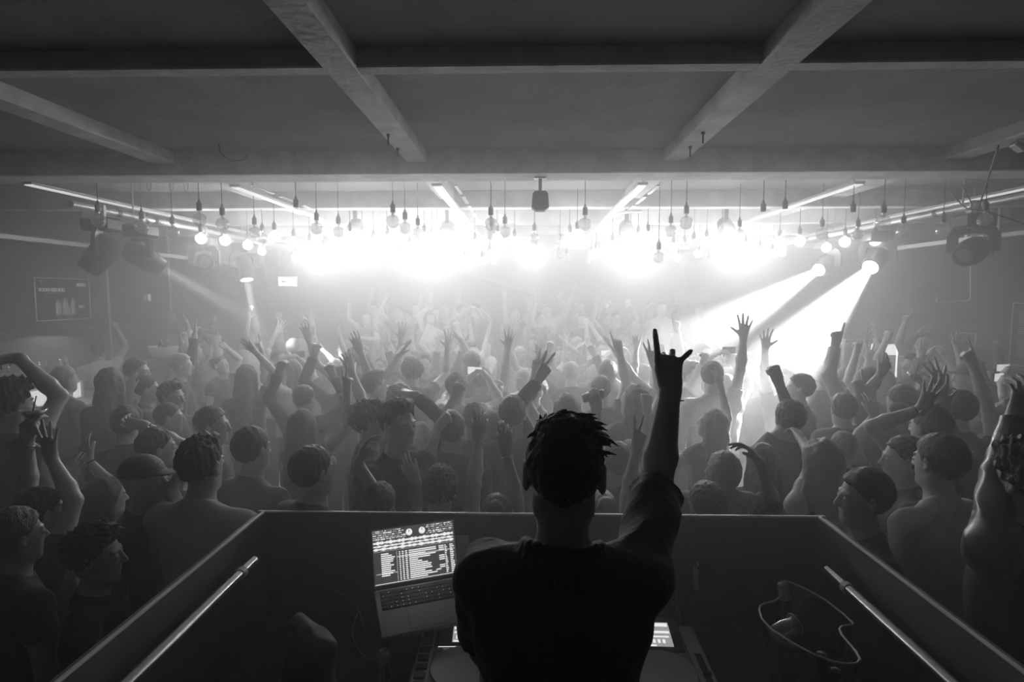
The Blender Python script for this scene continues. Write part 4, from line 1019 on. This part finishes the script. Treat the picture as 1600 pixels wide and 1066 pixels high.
# ------------------------------------------------------------------ the man with the raised arm
def to_local(p, loc, yaw, s):
    q = Vector(p)-Vector(loc); c, n = math.cos(-yaw), math.sin(-yaw)
    return V((q.x*c-q.y*n)/s, (q.x*n+q.y*c)/s, q.z/s)
def dir_local(d, yaw):
    c, n = math.cos(-yaw), math.sin(-yaw); return V(d[0]*c-d[1]*n, d[0]*n+d[1]*c, d[2])
dl, dy, ds = (.082, 1.22, BF), R(-2), 1.012
wr = to_local(P(1048, 606, 1.50), dl, dy, ds); el = to_local(P(1062, 748, 1.40), dl, dy, ds)
lw = to_local(P(768, 1062, 1.56), dl, dy, ds)
A = make_body((dict(t=lw, pose='relaxed', hint=V(-1, -.35, -.35), n=V(0, .2, -1)), dict(t=wr, pose='dj', hint=V(.25, 1, -.25), n=V(.12, 1, -.2), u=V(-.05, .22, 1), hs=.86, th=1.18)),
              head=(-2, -12, 1), h=.0042, bulk=1.08, hs=1.10, sleeve=.93)
S_ = A['shirt']; T_ = A['T']
for k in range(15):      # standing collar
    a0, a1 = R(150+k*16), R(166+k*16); tz = 1.532-.034*(abs(k-7)/7)**2
    tp = lambda a: V(.082*math.cos(a), -.016+.070*math.sin(a), tz); bt = lambda a: V(.104*math.cos(a), -.018+.088*math.sin(a), 1.455)
    S_.cap(tp(a0), tp(a1), .0075, k=.008); S_.cap(tp(a0), bt(a0), .0075, .010, k=.012); S_.cap((tp(a0)+bt(a0))/2, (tp(a1)+bt(a1))/2, .008, k=.012)
(sS, sE, sW, _, _) = A['arms'][1]
dd = nrm(sE-sS); pc = sS+(sE-sS)*.90
for k in range(12):
    a0, a1 = 2*math.pi*k/12, 2*math.pi*(k+1)/12; ux = nrm(np.cross(dd, V(0, 1, 0))); vx = np.cross(dd, ux); rr = .057
    S_.cap(pc+(ux*math.cos(a0)+vx*math.sin(a0))*rr, pc+(ux*math.cos(a1)+vx*math.sin(a1))*rr, .010, k=.01)
Dj = {'body': A['mesh']}
q = sdf_mesh(S_, .0048, cuts=((V(0, 0, -1), -.89),)); Dj['shirt'] = (wob(q[0], q[1], .0065, 2, freq=(14, 38)), q[1])
hp_ = hair_prims(A, 'crop'); hp_.ell(A['H'](0, -.005, .088), (.060, .078, .031), k=.03, M=A['Hf'])
q = sdf_mesh(hp_, .0035); Dj['hair'] = (wob(q[0], q[1], .0030, 9, freq=(70, 170)), q[1])
q = sdf_mesh(A['trousers'], .018); Dj['trousers'] = q
m_djh = mat('dj_hair', .03, .5, bump=.6, bscale=220); 
dj = place_person(Dj, dl, dy, ds, m_skin[1], m_djh, mat('dj_shirt', .06, .75, sheen=.35, bump=.3, bscale=30), 'man seen from behind in dark collared shirt, right arm raised with finger pointing up')
# tufts of the messy top hair
rs = random.Random(17); q = MB(); H = A['H']; Hf = A['Hf']
for k in range(420):
    th = rs.uniform(0, 2*math.pi); ph = math.acos(rs.uniform(.10, 1.0))
    n = Hf@V(math.sin(ph)*math.cos(th)*.073, math.sin(ph)*math.sin(th)*.092, math.cos(ph)*.086)
    lx_, ly_, lz_ = math.sin(ph)*math.cos(th), math.sin(ph)*math.sin(th), math.cos(ph)
    if lz_ < .50 and not (lx_ > .45 and lz_ > .15 and rs.random() < .35): continue
    base = H(lx_*.068, -.010+ly_*.084, .026+lz_*.088); nn = nrm(n)
    L_ = (rs.uniform(.008, .017) if k % 5 else rs.uniform(.016, .026))*(1.3 if (lx_ > .35 and lz_ < .8) else 1.0)*(1.15 if abs(lx_) > .3 else .9)
    comb = Hf@V(.75+lx_*.8+rs.uniform(-.5, .5), .35+rs.uniform(-.6, .6), .10+rs.uniform(-.2, .35)); comb = nrm(comb-nn*(comb@nn)*.9)
    L_ *= 1.15 if lx_ > .25 else .85
    p1 = base+nrm(nn*.75+comb*.6)*L_*.45; p2 = p1+nrm(nn*.45+comb)*L_*.5; p3 = p2+nrm(nn*.25+comb+V(0, 0, -.1))*L_*.5
    q.tube([base, p1, p2, p3], [.0085, .0070, .0042, .0008], 6)
q.build('hair_tufts', m_djh, dj, True)
tl = A['arms'][1]; pb = tl[2]-tl[3]*.035
br = MB(); ux = nrm(np.cross(tl[3], V(0, 1, 0))); vx = np.cross(tl[3], ux)
br.tube([pb+(ux*math.cos(a)+vx*math.sin(a))*.0305 for a in [2*math.pi*k/20 for k in range(21)]], .0022, 6, cap=False); br.build('bracelet', m_metal, dj, True)

# ------------------------------------------------------------------ the dance floor: people near enough to be told apart
TAKEN = [(dl[0], dl[1])]
def headpos(px, py, s):
    Y = (CAMZ-1.645*s)*F_PX/(py-462); return P(px, py, Y)
def cast(px, py, s, yaw, hair, hc, cloth, label, arms=(), fem=False, head=(0, 0, 0), sleeve=.45, h=.0075, skin=0, bulk=1.0, face=True, extra=None, z0=0.0, Y=None, lean=(0, 0)):
    Y0 = Y
    if Y is None: Y = (CAMZ-z0-1.645*s)*F_PX/(py-462)
    best = None; fixed = Y0 is not None
    for dY in (0,) if fixed else (0, .06, -.06, .12, -.12, .18, -.18, .24, -.24, .3, -.3, .38, .46):
        y_ = Y+dY; q_ = P(px, py, y_); s_ = (q_.z-z0)/1.645
        if not (.84 < s_ < 1.10): continue
        if -1.35 < q_.x < 1.4 and y_ < 2.40: continue
        dm = min(math.hypot(q_.x-a, q_.y-b) for a, b in TAKEN)
        sc_ = min(dm, .40)-abs(dY)*.12
        if best is None or sc_ > best[0]+1e-6: best = (sc_, y_, s_)
    if best: _, Y, s = best
    p = P(px, py, Y); yr = R(yaw); loc = (p.x, p.y, p.z-1.645*s if z0 else 0.0)
    loc = (p.x, p.y, max(z0, p.z-1.645*s) if Y is not None else 0)
    loc = (p.x, p.y, z0)
    AA = [None, None]
    L_ = []
    for a in arms:
        wx, wy, dY, pose = a[:4]; o = dict(a[4]) if len(a) > 4 else {}
        t = to_local(P(wx, wy, Y+dY), loc, yr, s); d = dict(t=t, pose=pose)
        if 'e' in o:
            e = to_local(P(o['e'][0], o['e'][1], Y+(o['e'][2] if len(o['e']) > 2 else dY*.6)), loc, yr, s); d['e_pt'] = e
        if 'u' in o: d['u'] = dir_local(o['u'], yr)
        d['n'] = dir_local(o.get('n', (0, 1, 0)), yr); d['side'] = o.get('s')
        L_.append(d)
    if len(L_) == 1:
        i = 0 if (L_[0]['t'][0] < 0) else 1
        if L_[0]['side']: i = 0 if L_[0]['side'] == 'L' else 1
        AA[i] = L_[0]
    elif len(L_) == 2:
        L_.sort(key=lambda d: d['t'][0]); AA = L_
    for i, a in enumerate(AA):
        if a and 'e_pt' in a: a['hint'] = a['e_pt']-V((-.17, .17)[i], 0, 1.43)
    A = make_body(AA, head=head, h=h, fem=fem, sleeve=sleeve, bulk=bulk, face=face, lean=lean)
    D = person_parts(A, hair, h*1.15, int(px*7+py))
    o = place_person(D, loc, yr, s, m_skin[skin], m_hair[hc], m_cloth[cloth], label)
    TAKEN.append((p.x, p.y)); o_A[label] = (A, loc, yr, s)
    if extra: extra(o, A)
    return o
o_A = {}
def wrist_band(r=.0315, th=.003, back=.03, which=0, name='bracelet', m=None, n=1):
    def f(o, A):
        for k in range(n):
            S0, E, W, u, nn = A['arms'][which]; d = nrm(W-E); pb = W-d*(back+k*.012)
            a_ = nrm(np.cross(d, V(0, 1, .1))); b_ = np.cross(d, a_)
            q = MB(); q.tube([pb+(a_*math.cos(t)+b_*math.sin(t))*r for t in [2*math.pi*j/16 for j in range(17)]], th, 6, cap=False)
            q.build(name, m or m_metal, o, True)
    return f
def watch(which):
    def f(o, A):
        wrist_band(.0305, .004, .03, which, 'watch_strap', m_black)(o, A)
        S0, E, W, u, nn = A['arms'][which]; d = nrm(W-E); side = nrm(np.cross(d, V(0, 1, 0))); c = W-d*.03-V(0, .033, 0)
        Mx = Matrix.Translation(Vector(c)) @ Vector((0, -1, 0)).to_track_quat('Z', 'Y').to_matrix().to_4x4()
        MB().lathe([(.019, -.004), (.019, .005), (.016, .006), (.001, .006)], 18, Mx).build('watch_case', m_metal, o, 40)
    return f
def glasses(o, A):
    H = A['H']; q = MB()
    for sx in (-1, 1):
        q.tube([H(sx*.033+.022*math.cos(t), .108, -.002+.017*math.sin(t)) for t in [2*math.pi*k/12 for k in range(13)]], .0018, 5, cap=False)
        q.tube([H(sx*.055, .105, .0), H(sx*.080, .0, .002)], .0018, 5)
    q.tube([H(-.011, .109, 0), H(.011, .109, 0)], .0018, 5); q.build('glasses', m_black, o)
# far left
cast(12, 632, .97, -20, 'curly', 0, 'black', 'person at left edge in black t-shirt, dark curly hair, bare arm bent over head', [(30, 560, .05, 'relaxed', dict(e=(95, 588, .12), u=(-1, .1, .05), n=(0, .3, -1), s='R'))], h=.006, skin=0, Y=2.95)
cast(100, 592, 1.0, -25, 'short', 2, 'grey', 'man in grey jacket with streaked blond hair standing before the bar', h=.008, sleeve=1.9)
cast(172, 598, 1.03, 10, 'long', 0, 'black', 'person with long dark hair in black, beside the man in grey jacket', h=.008, sleeve=1.9, fem=True)
cast(213, 580, 1.03, -80, 'short', 1, 'dark', 'man with glasses in profile just in front of the bowl of bottles', h=.008, extra=lambda o, A: glasses(o, A))
cast(228, 607, .98, -60, 'short', 0, 'dark', 'short dark-haired man with hand lifted to his ear beside glasses man', [(203, 612, -.12, 'relaxed', dict(e=(205, 650, -.1), s='L'))], h=.0075)
cast(266, 620, .98, -95, 'quiff', 1, 'dark', 'fair-skinned man in sharp profile looking right, brown swept-up hair', h=.006, sleeve=.5)
cast(262, 652, .90, -60, 'crop', 0, 'black', 'short person with cropped hair right under the profile man', h=.0065)
cast(330, 664, .97, -80, 'short', 1, 'dark', 'dark-haired man in profile facing right behind man in pale shirt', h=.006)
cast(196, 662, .93, 15, 'short', 0, 'black', 'dark-haired man resting a hand with watch on his own head', [(224, 664, -.16, 'relaxed', dict(e=(262, 690, -.05), u=(-1, -.1, .15), n=(0, 1, .2), s='R'))], h=.0065, extra=watch(1))
cast(243, 700, .94, -50, 'short', 0, 'black', 'man with dark swept hair directly above the drinking man', h=.0065)
cast(222, 748, .97, -88, 'cap', 0, 'black', 'man in cap and dark shirt in profile, drinking from a held glass', [(268, 762, .0, 'hold', dict(e=(230, 842, -.05), u=(.5, 0, .8), n=(1, 0, 0), s='R'))], h=.0055, sleeve=.5)
cast(312, 728, 1.02, -12, 'quiff', 0, 'light', 'broad man in pale shirt seen from behind, left of booth corner', h=.0055, sleeve=1.9, bulk=1.12)
cast(392, 702, .98, -25, 'short', 0, 'grey', 'man with dark hair and pale collar right of the pale shirt man', h=.0065, sleeve=1.9)
cast(486, 737, .98, -35, 'short', 0, 'black', 'stocky dark-haired man in black t-shirt against the front panel, left half', h=.0055, bulk=1.1)
cast(592, 790, .92, -10, 'short', 1, 'dark', 'short person against panel with one bare arm up, fingers curled', [(560, 725, .02, 'relaxed', dict(e=(588, 818, -.02), u=(.25, 0, 1), n=(.9, .3, 0), s='L'))], h=.0055)
cast(575, 660, 1.0, -70, 'curly', 0, 'black', 'person with tall curly dark hair, face turned right, mid crowd left', h=.0065)
cast(620, 662, 1.02, -125, 'quiff', 0, 'black', 'tall man in black t-shirt facing back beside the curly-haired person', h=.006, bulk=1.05)
cast(688, 768, .97, 5, 'curly', 0, 'dark', 'big dark mop-haired person against panel with both wrists up', [(748, 688, .10, 'relaxed', dict(e=(742, 790, .0), u=(.1, 0, 1), n=(0, 1, 0))), (650, 752, .12, 'relaxed', dict(e=(640, 835, .05), u=(-.5, 0, .8)))], h=.0055, extra=wrist_band(which=1, n=2))
cast(776, 806, .93, 0, 'bun', 1, 'dark', 'short person behind panel whose hair bun and bare right arm show', [(790, 700, .10, 'relaxed', dict(e=(828, 772, .05), u=(-.05, 0, 1), s='R'))], fem=True, h=.006, extra=wrist_band(which=1))
cast(612, 742, .98, 0, 'short', 1, 'grey', 'person reaching a bare fist diagonally up to the right, bracelet on wrist', [(692, 642, .25, 'fist', dict(e=(648, 700, .1), u=(.8, .1, .6), s='R'))], h=.006, Y=2.95, extra=wrist_band(which=1, back=.10, r=.036))
cast(705, 672, 1.0, 0, 'short', 0, 'dark', 'person in long dark sleeves throwing a thumb and finger sign up left', [(650, 618, .2, 'spread', dict(e=(690, 668, .1), u=(-.9, .2, .25), n=(.2, 0, -1), s='L'))], sleeve=1.9, h=.0065)
cast(742, 655, .97, 0, 'short', 1, 'grey', 'person with short brown hair and one fist raised beside long-sleeved reacher', [(712, 616, .1, 'fist', dict(e=(705, 665, .05), s='L'))], h=.0065)
cast(800, 648, 1.0, 0, 'short', 0, 'dark', 'person whose dark sleeved arm points two fingers up right', [(842, 592, .15, 'peace', dict(e=(800, 640, .1), u=(.5, .1, .8), s='R'))], sleeve=1.9, h=.0065)
cast(770, 668, .95, 0, 'short', 1, 'grey', 'person left of the pointing man holding a bare fist aloft', [(832, 618, .12, 'point', dict(e=(812, 668, .05), u=(.3, .1, 1), s='R'))], h=.0065, Y=3.6)
cast(965, 722, .97, 0, 'short', 1, 'grey', 'person hidden behind the pointing man, arm stretched high holding a can', [(936, 586, .30, 'hold', dict(e=(962, 650, .15), u=(-.25, 0, 1), n=(0, 1, 0), s='L'))], h=.0062, sleeve=.3, Y=3.0)
cast(985, 712, .92, 8, 'bun', 1, 'dark', 'person right behind the pointing man with raised bare fist', [(1010, 622, .15, 'fist', dict(e=(995, 690, .1), s='R'))], h=.0065, Y=3.35)
cast(940, 800, .90, 5, 'bun', 2, 'dark', 'short blond person behind panel, slim arm up with two fingers', [(995, 700, .1, 'peace', dict(e=(985, 775, .05), s='R'))], h=.006, fem=True)
cast(1121, 716, .95, 0, 'short', 2, 'grey', 'blond person with head thrown back, face to ceiling', h=.006, head=(0, 50, 0))
cast(1105, 790, .92, 20, 'short', 1, 'dark', 'brown-haired person pressed against the panel right of raised sleeve', h=.006)
cast(1196, 806, .93, 0, 'short', 0, 'grey', 'person behind the panel with one dark bare arm straight up, fingers pinched', [(1180, 702, -.02, 'relaxed', dict(e=(1186, 800, -.05), u=(-.6, .1, .8), n=(-1, .2, 0), s='R'))], h=.0055, skin=1)
cast(1193, 722, .97, -20, 'long', 1, 'dark', 'long brown-haired person behind the straight dark arm', fem=True, h=.0062)
cast(1235, 655, 1.0, 0, 'short', 1, 'grey', 'man in pale t-shirt punching bare fist above his head', [(1216, 596, .1, 'fist', dict(e=(1212, 650, .05), s='L'))], h=.0065, bulk=1.08)
cast(1283, 722, .97, 10, 'long', 2, 'dark', 'person with very long blond hair seen from behind', [(1250, 683, .35, 'relaxed', dict(e=(1262, 672, .3), s='L'))], fem=True, h=.006, sleeve=-1)
cast(1355, 752, .96, 82, 'short', 0, 'black', 'man in profile facing left, short dark hair, right of booth corner', h=.0052, sleeve=.5, Y=2.22)
cast(1414, 716, 1.0, 75, 'short', 0, 'dark', 'second man in left-facing profile, behind the short-haired profile man', h=.006, Y=2.85)
cast(1471, 722, 1.0, 20, 'short', 0, 'light', 'slim man in pale shirt from behind, behind both profile men', h=.006, sleeve=1.9)
cast(1512, 588, 1.03, 85, 'cap', 0, 'dark', 'bearded man in dark cap facing left near menu board wall', h=.008)
cast(1556, 642, .98, 60, 'short', 1, 'dark', 'person near menu board side tilting head back, arm pointing up', [(1520, 572, .0, 'point', dict(e=(1545, 620, -.05), s='L'))], head=(0, 35, 0), h=.0075, sleeve=.3)
cast(1455, 668, 1.0, 20, 'short', 1, 'dark', 'person in dark top with watch, hand open beside the raised drink', [(1440, 640, -.05, 'spread', dict(e=(1418, 680, -.05), u=(.45, 0, 1), s='L'))], h=.0065, extra=watch(0))
cast(1500, 640, 1.0, 0, 'short', 0, 'grey', 'person holding an open palm high, fingers spread, near right fridge', [(1472, 602, .05, 'spread', dict(e=(1480, 640, .05), s='L'))], h=.0075, extra=wrist_band(which=0))
cast(1410, 628, 1.0, 15, 'short', 0, 'dark', 'person raising a wide cocktail glass before the wall', [(1437, 614, .05, 'hold', dict(e=(1425, 655, .0), u=(0, 0, 1), n=(-1, 0, 0), s='R'))], h=.0075, sleeve=1.9)
cast(1608, 752, 1.05, 20, 'curly', 0, 'satin', 'big dark figure at right edge in shiny long-sleeved shirt, arm reaching up', [(1592, 622, .25, 'relaxed', dict(e=(1500, 720, .10), u=(.4, .1, 1), s='L'))], h=.0052, sleeve=1.93, bulk=1.12, extra=watch(0))
cast(1318, 700, .94, 0, 'short', 1, 'dark', 'short dark-clad person with bare arm raised, cuff on wrist', [(1366, 650, .05, 'relaxed', dict(e=(1348, 698, .0), u=(-.2, 0, 1), s='R'))], h=.0065, extra=wrist_band(which=1))
cast(1318, 640, 1.0, 0, 'short', 1, 'grey', 'person raising a flat bent wrist in front of right fridge', [(1376, 585, .1, 'relaxed', dict(e=(1362, 630, .05), u=(.4, 0, .8), s='R')), (1342, 615, .05, 'point', dict(e=(1335, 660, 0)))], h=.0075)
cast(458, 543, 1.03, 5, 'short', 1, 'striped', 'broad man in pale striped shirt seen from behind, taller than those around him', [(432, 520, .1, 'spread', dict(s='L'))], h=.009, sleeve=.5, bulk=1.15)
cast(385, 590, 1.0, 10, 'long', 1, 'dark', 'long-haired person left of striped shirt man, bare arm lifted straight up', [(397, 548, .1, 'open', dict(s='R'))], h=.009, fem=True)
cast(940, 545, 1.0, 175, 'bun', 1, 'white', 'person in white top facing the booth in the bright haze behind pointing hand', [(915, 500, .05, 'fist', dict(s='R'))], h=.009, fem=True)
# lower left group in the dark
cast(145, 868, .90, -70, 'curly', 0, 'black', 'curly-haired person low in front of the pale shirt man', h=.0055)
cast(60, 800, .92, -30, 'short', 0, 'black', 'dark figure low at left edge with two bare arms lifted, bracelets', [(42, 680, .1, 'hold', dict(e=(55, 770, .02), u=(.1, 0, 1))), (80, 716, .1, 'spread', dict(e=(95, 790, .02), u=(-.1, 0, 1)))], h=.006, extra=wrist_band(which=0, n=2))
cast(20, 838, .88, -30, 'short', 1, 'black', 'crouching dark-haired person at the lower left corner', h=.007)
cast(165, 806, .85, -30, 'long', 0, 'black', 'small person with both thin arms raised, large wristwatch', [(112, 752, .0, 'pinch', dict(e=(90, 850, -.05), u=(.2, 0, 1))), (138, 720, .1, 'relaxed', dict(e=(172, 800, .05), u=(-.3, 0, 1)))], h=.0055, fem=True, extra=watch(0), Y=2.62)
# things in hands
def hand_of(label, i):
    A, loc, yr, s = o_A[label]; W, u, n = A['arms'][i][2:5]; n = nrm(n-nrm(u)*(nrm(u)@n))
    p = W+nrm(u)*.085+n*.036
    c, k = math.cos(yr), math.sin(yr); g = lambda v: Vector((v[0]*c-v[1]*k, v[0]*k+v[1]*c, v[2]))
    return Vector(loc)+g(p)*s, g(nrm(u)), g(n), g(np.cross(nrm(u), n))
def held(lbl, i, kind, label):
    if lbl not in o_A: return
    p, u, n, t = hand_of(lbl, i)
    if kind == 'can':
        Mx = t.to_track_quat('Z', 'Y').to_matrix().to_4x4(); r = empty('drink_can', p); tag(r, label, 'can')
        MB().lathe([(.020, -.066), (.026, -.060), (.026, .055), (.021, .063)], 18, Mx).build('can_body', m_metal, r, 35); MB().lathe([(.020, .0632), (.001, .0634)], 14, Mx).build('can_top', m_alu, r)
    else:
        r = empty('drinking_glass', p-Vector((0, 0, .0))); tag(r, label, 'glass'); w_ = .028 if kind == 'tumbler' else .026
        gm = glass('thin_glass', .7, .9)
        if kind == 'tumbler':
            MB().lathe([(.026, -.055), (.032, .055), (.030, .055), (.024, -.045), (.001, -.045)], 18).build('glass_wall', gm, r, True); MB().lathe([(.0235, -.044), (.0275, .02), (.001, .02)], 18).build('drink', m_grey, r)
        else:
            MB().lathe([(.03, -.06), (.004, -.055), (.004, .0), (.03, .02), (.055, .06), (.053, .06), (.026, .022), (.001, .006)], 20).build('glass_wall', gm, r, True); MB().lathe([(.001, .008), (.026, .024), (.044, .048), (.001, .049)], 18).build('drink', m_grey, r)
            MB().tube([(-.01, 0, .02), (.02, 0, .12)], .0025, 6).build('straw', m_black, r)
held('person hidden behind the pointing man, arm stretched high holding a can', 0, 'can', 'small metal can held up in a raised hand left of the pointing finger')
held('man in cap and dark shirt in profile, drinking from a held glass', 1, 'tumbler', 'clear glass held at the mouth of the capped drinking man')
held('person raising a wide cocktail glass before the wall', 1, 'wide', 'wide cocktail glass with straw raised before the menu side wall')
held('dark figure low at left edge with two bare arms lifted, bracelets', 0, 'wide', 'clear cocktail glass held up in the dark at the lower left')

# ------------------------------------------------------------------ the crowd behind them: a few builds, each person placed on its own
def rz(a, d): return V(*a)
VAR = [
 ('one arm straight up, palm open', (None, dict(t=V(.24, .14, 1.95), pose='spread'))),
 ('both arms up, palms open', (dict(t=V(-.30, .10, 1.90), pose='open'), dict(t=V(.26, .16, 1.93), pose='spread'))),
 ('pointing one finger at the ceiling', (dict(t=V(-.20, .12, 1.93), pose='point'), None)),
 ('fist pumped in the air', (None, dict(t=V(.22, .05, 1.90), pose='fist'))),
 ('arms down, watching', (None, None)),
 ('forearm bent over head', (dict(t=V(-.02, .06, 1.86), pose='relaxed', hint=V(-1, 0, .5)), None)),
 ('one arm reaching diagonally forward', (None, dict(t=V(.20, .34, 1.84), pose='open', n=V(0, -.4, -1)))),
 ('both fists raised', (dict(t=V(-.24, .06, 1.84), pose='fist'), dict(t=V(.24, .06, 1.87), pose='fist'))),
 ('two fingers raised', (dict(t=V(-.26, .15, 1.88), pose='peace'), dict(t=V(.10, .28, 1.30), pose='hold', n=V(-1, 0, 0)))),
 ('holding a phone up in both hands', (dict(t=V(-.09, .36, 1.66), pose='hold', n=V(1, .2, 0)), dict(t=V(.09, .36, 1.66), pose='hold', n=V(-1, .2, 0)))),
 ('one hand lifted loosely beside the face', (dict(t=V(-.30, .18, 1.62), pose='relaxed', hint=V(-.6, -.2, -1)), None)),
 ('both arms stretched wide and high', (dict(t=V(-.44, .08, 1.82), pose='spread', hint=V(-.3, 0, -1)), dict(t=V(.44, .10, 1.84), pose='open', hint=V(.3, 0, -1)))),
]
HAIRS = ['short', 'long', 'short', 'quiff', 'curly', 'bun', 'short', 'crop', 'long', 'short', 'long', 'quiff']
LIB = []
for i, (desc, arms) in enumerate(VAR):
    for j in range(2):
        fem = HAIRS[(i+5*j) % 12] in ('long', 'bun'); hs_ = HAIRS[(i+5*j) % 12]
        ar = arms if j == 0 else tuple(None if a is None else dict(a, t=a['t']*np.array([-1, 1, 1]), **({'hint': a['hint']*np.array([-1, 1, 1])} if 'hint' in a else {}), **({'n': a['n']*np.array([-1, 1, 1])} if 'n' in a else {})) for a in arms[::-1])
        A = make_body(ar, head=((i*37 % 50)-25, (i*13 % 22)-5, (i % 5)-2), h=.0095, fem=fem, sleeve=(.45, .35, 1.9, -1)[(i+j) % 4 if fem else (i+j) % 3])
        LIB.append((desc, hs_, fem, person_parts(A, hs_, .011, i*3+j), {}, ar, A))
rng = random.Random(5)
SHADE = [('black', 'black'), ('dark', 'dark grey'), ('grey', 'grey'), ('light', 'pale'), ('white', 'white'), ('dark', 'dark grey'), ('black', 'black')]
HAIRW = dict(short='short', long='long', quiff='swept-up', curly='curly', bun='tied-up', crop='cropped')
HCW = ('dark', 'brown', 'blond')
def free(x, y, d): return all((x-a)**2+(y-b)**2 > d*d for a, b in TAKEN)
ROWS = [(3.0, .50, 'front row'), (3.45, .50, 'second row'), (3.95, .52, 'third row'), (4.5, .52, 'fourth row'), (5.1, .55, 'fifth row'), (5.75, .58, 'sixth row'), (6.5, .60, 'seventh row'), (7.3, .64, 'eighth row'), (8.2, .68, 'ninth row')]
USED = {}
def crowd(x, y, z0, yaw, rowname, k, s=None, lib=None):
    e = LIB[rng.randrange(len(LIB))] if lib is None else lib
    desc, hs_, fem, D, cache, ar, A = e
    hc = rng.choice((0, 0, 1, 1, 2)) if fem else rng.choice((0, 0, 0, 1, 1, 2))
    cl, cw = rng.choice(SHADE); s = s or rng.uniform(.93, 1.05)*(.96 if fem else 1.0)
    lb = '%s from the poster wall in the %s: %s %s hair, %s top, %s' % (order[k] if k < 20 else 'last', rowname, HAIRW[hs_], HCW[hc], cw, desc.split(',')[0])
    wds = lb.replace(':', '').split()
    while len(wds) > 16: wds.pop()
    lb = ' '.join(wds).rstrip(',')
    place_person(D, (x, y, z0), R(yaw), s, m_skin[rng.choice((0, 0, 1))], m_hair[hc], m_cloth[cl], lb, group='crowd on the dance floor' if z0 == 0 else 'crowd on the platform', cache=cache)
    TAKEN.append((x, y))
    if desc.startswith('holding a phone'):
        c, n_ = math.cos(R(yaw)), math.sin(R(yaw)); hp = (A['arms'][0][2]+A['arms'][1][2])/2+nrm(A['arms'][1][3])*.09
        p = Vector((x+(hp[0]*c-hp[1]*n_)*s, y+(hp[0]*n_+hp[1]*c)*s, z0+hp[2]*s))
        r = empty('phone', p, (0, 0, R(yaw))); tag(r, 'phone held up sideways by the %s person of the %s' % (order[k] if k < 20 else 'last', rowname), 'phone', 'phones held up in the crowd')
        MB().box((-.075, -.004, -.036), (.075, .004, .036), bev=.003).build('case', m_black, r); MB().box((-.071, -.0048, -.032), (.071, -.0042, .032)).build('screen', glow('phone_screen', .8), r)
for ri, (y, st, nm) in enumerate(ROWS):
    half = .62*y+.6; xs = []
    x = max(XL+.55, -min(half*1.45, 5.6))
    if y < 5.2: x = max(x, -3.9 if y > 4 else -3.0)
    x1 = min(XR-.5, min(half*1.45, 5.7)); k = 0
    while x < x1:
        lib = None
        xx = x+rng.uniform(-.10, .10); yy = y+rng.uniform(-.13, .13)
        ok = free(xx, yy, .46) and not (xx < -3.9 and 4.4 < yy < 6.9) and not (-5.8 < xx < -4.9 and yy > 8.0) and not (4.5 < xx < 5.4 and yy > 7.6) and not ((xx+4.34)**2+(yy-6.8)**2 < .25)
        if ok:
            turn = rng.gauss(0, 35)+(0 if y < 5 else (180 if rng.random() < min(.9, (y-4.2)*.25) else 0))
            crowd(xx, yy, 0.0, turn, nm+' of the dance floor', k, lib=LIB[rng.choice((8, 9, 20, 21))] if (xx < -2.6 and yy < 5.4) else None); k += 1
        x += st+rng.uniform(-.03, .06)
for ri, (y, nm) in enumerate(((9.6, 'front row on the platform'), (10.3, 'middle row on the platform'), (11.0, 'back row on the platform'))):
    x = -2.8; k = 0
    while x < 3.1:
        crowd(x+rng.uniform(-.12, .12), y+rng.uniform(-.1, .1), .45, 180+rng.gauss(0, 22), nm, k); k += 1
        x += .56+rng.uniform(0, .14)
print('people', STATS)
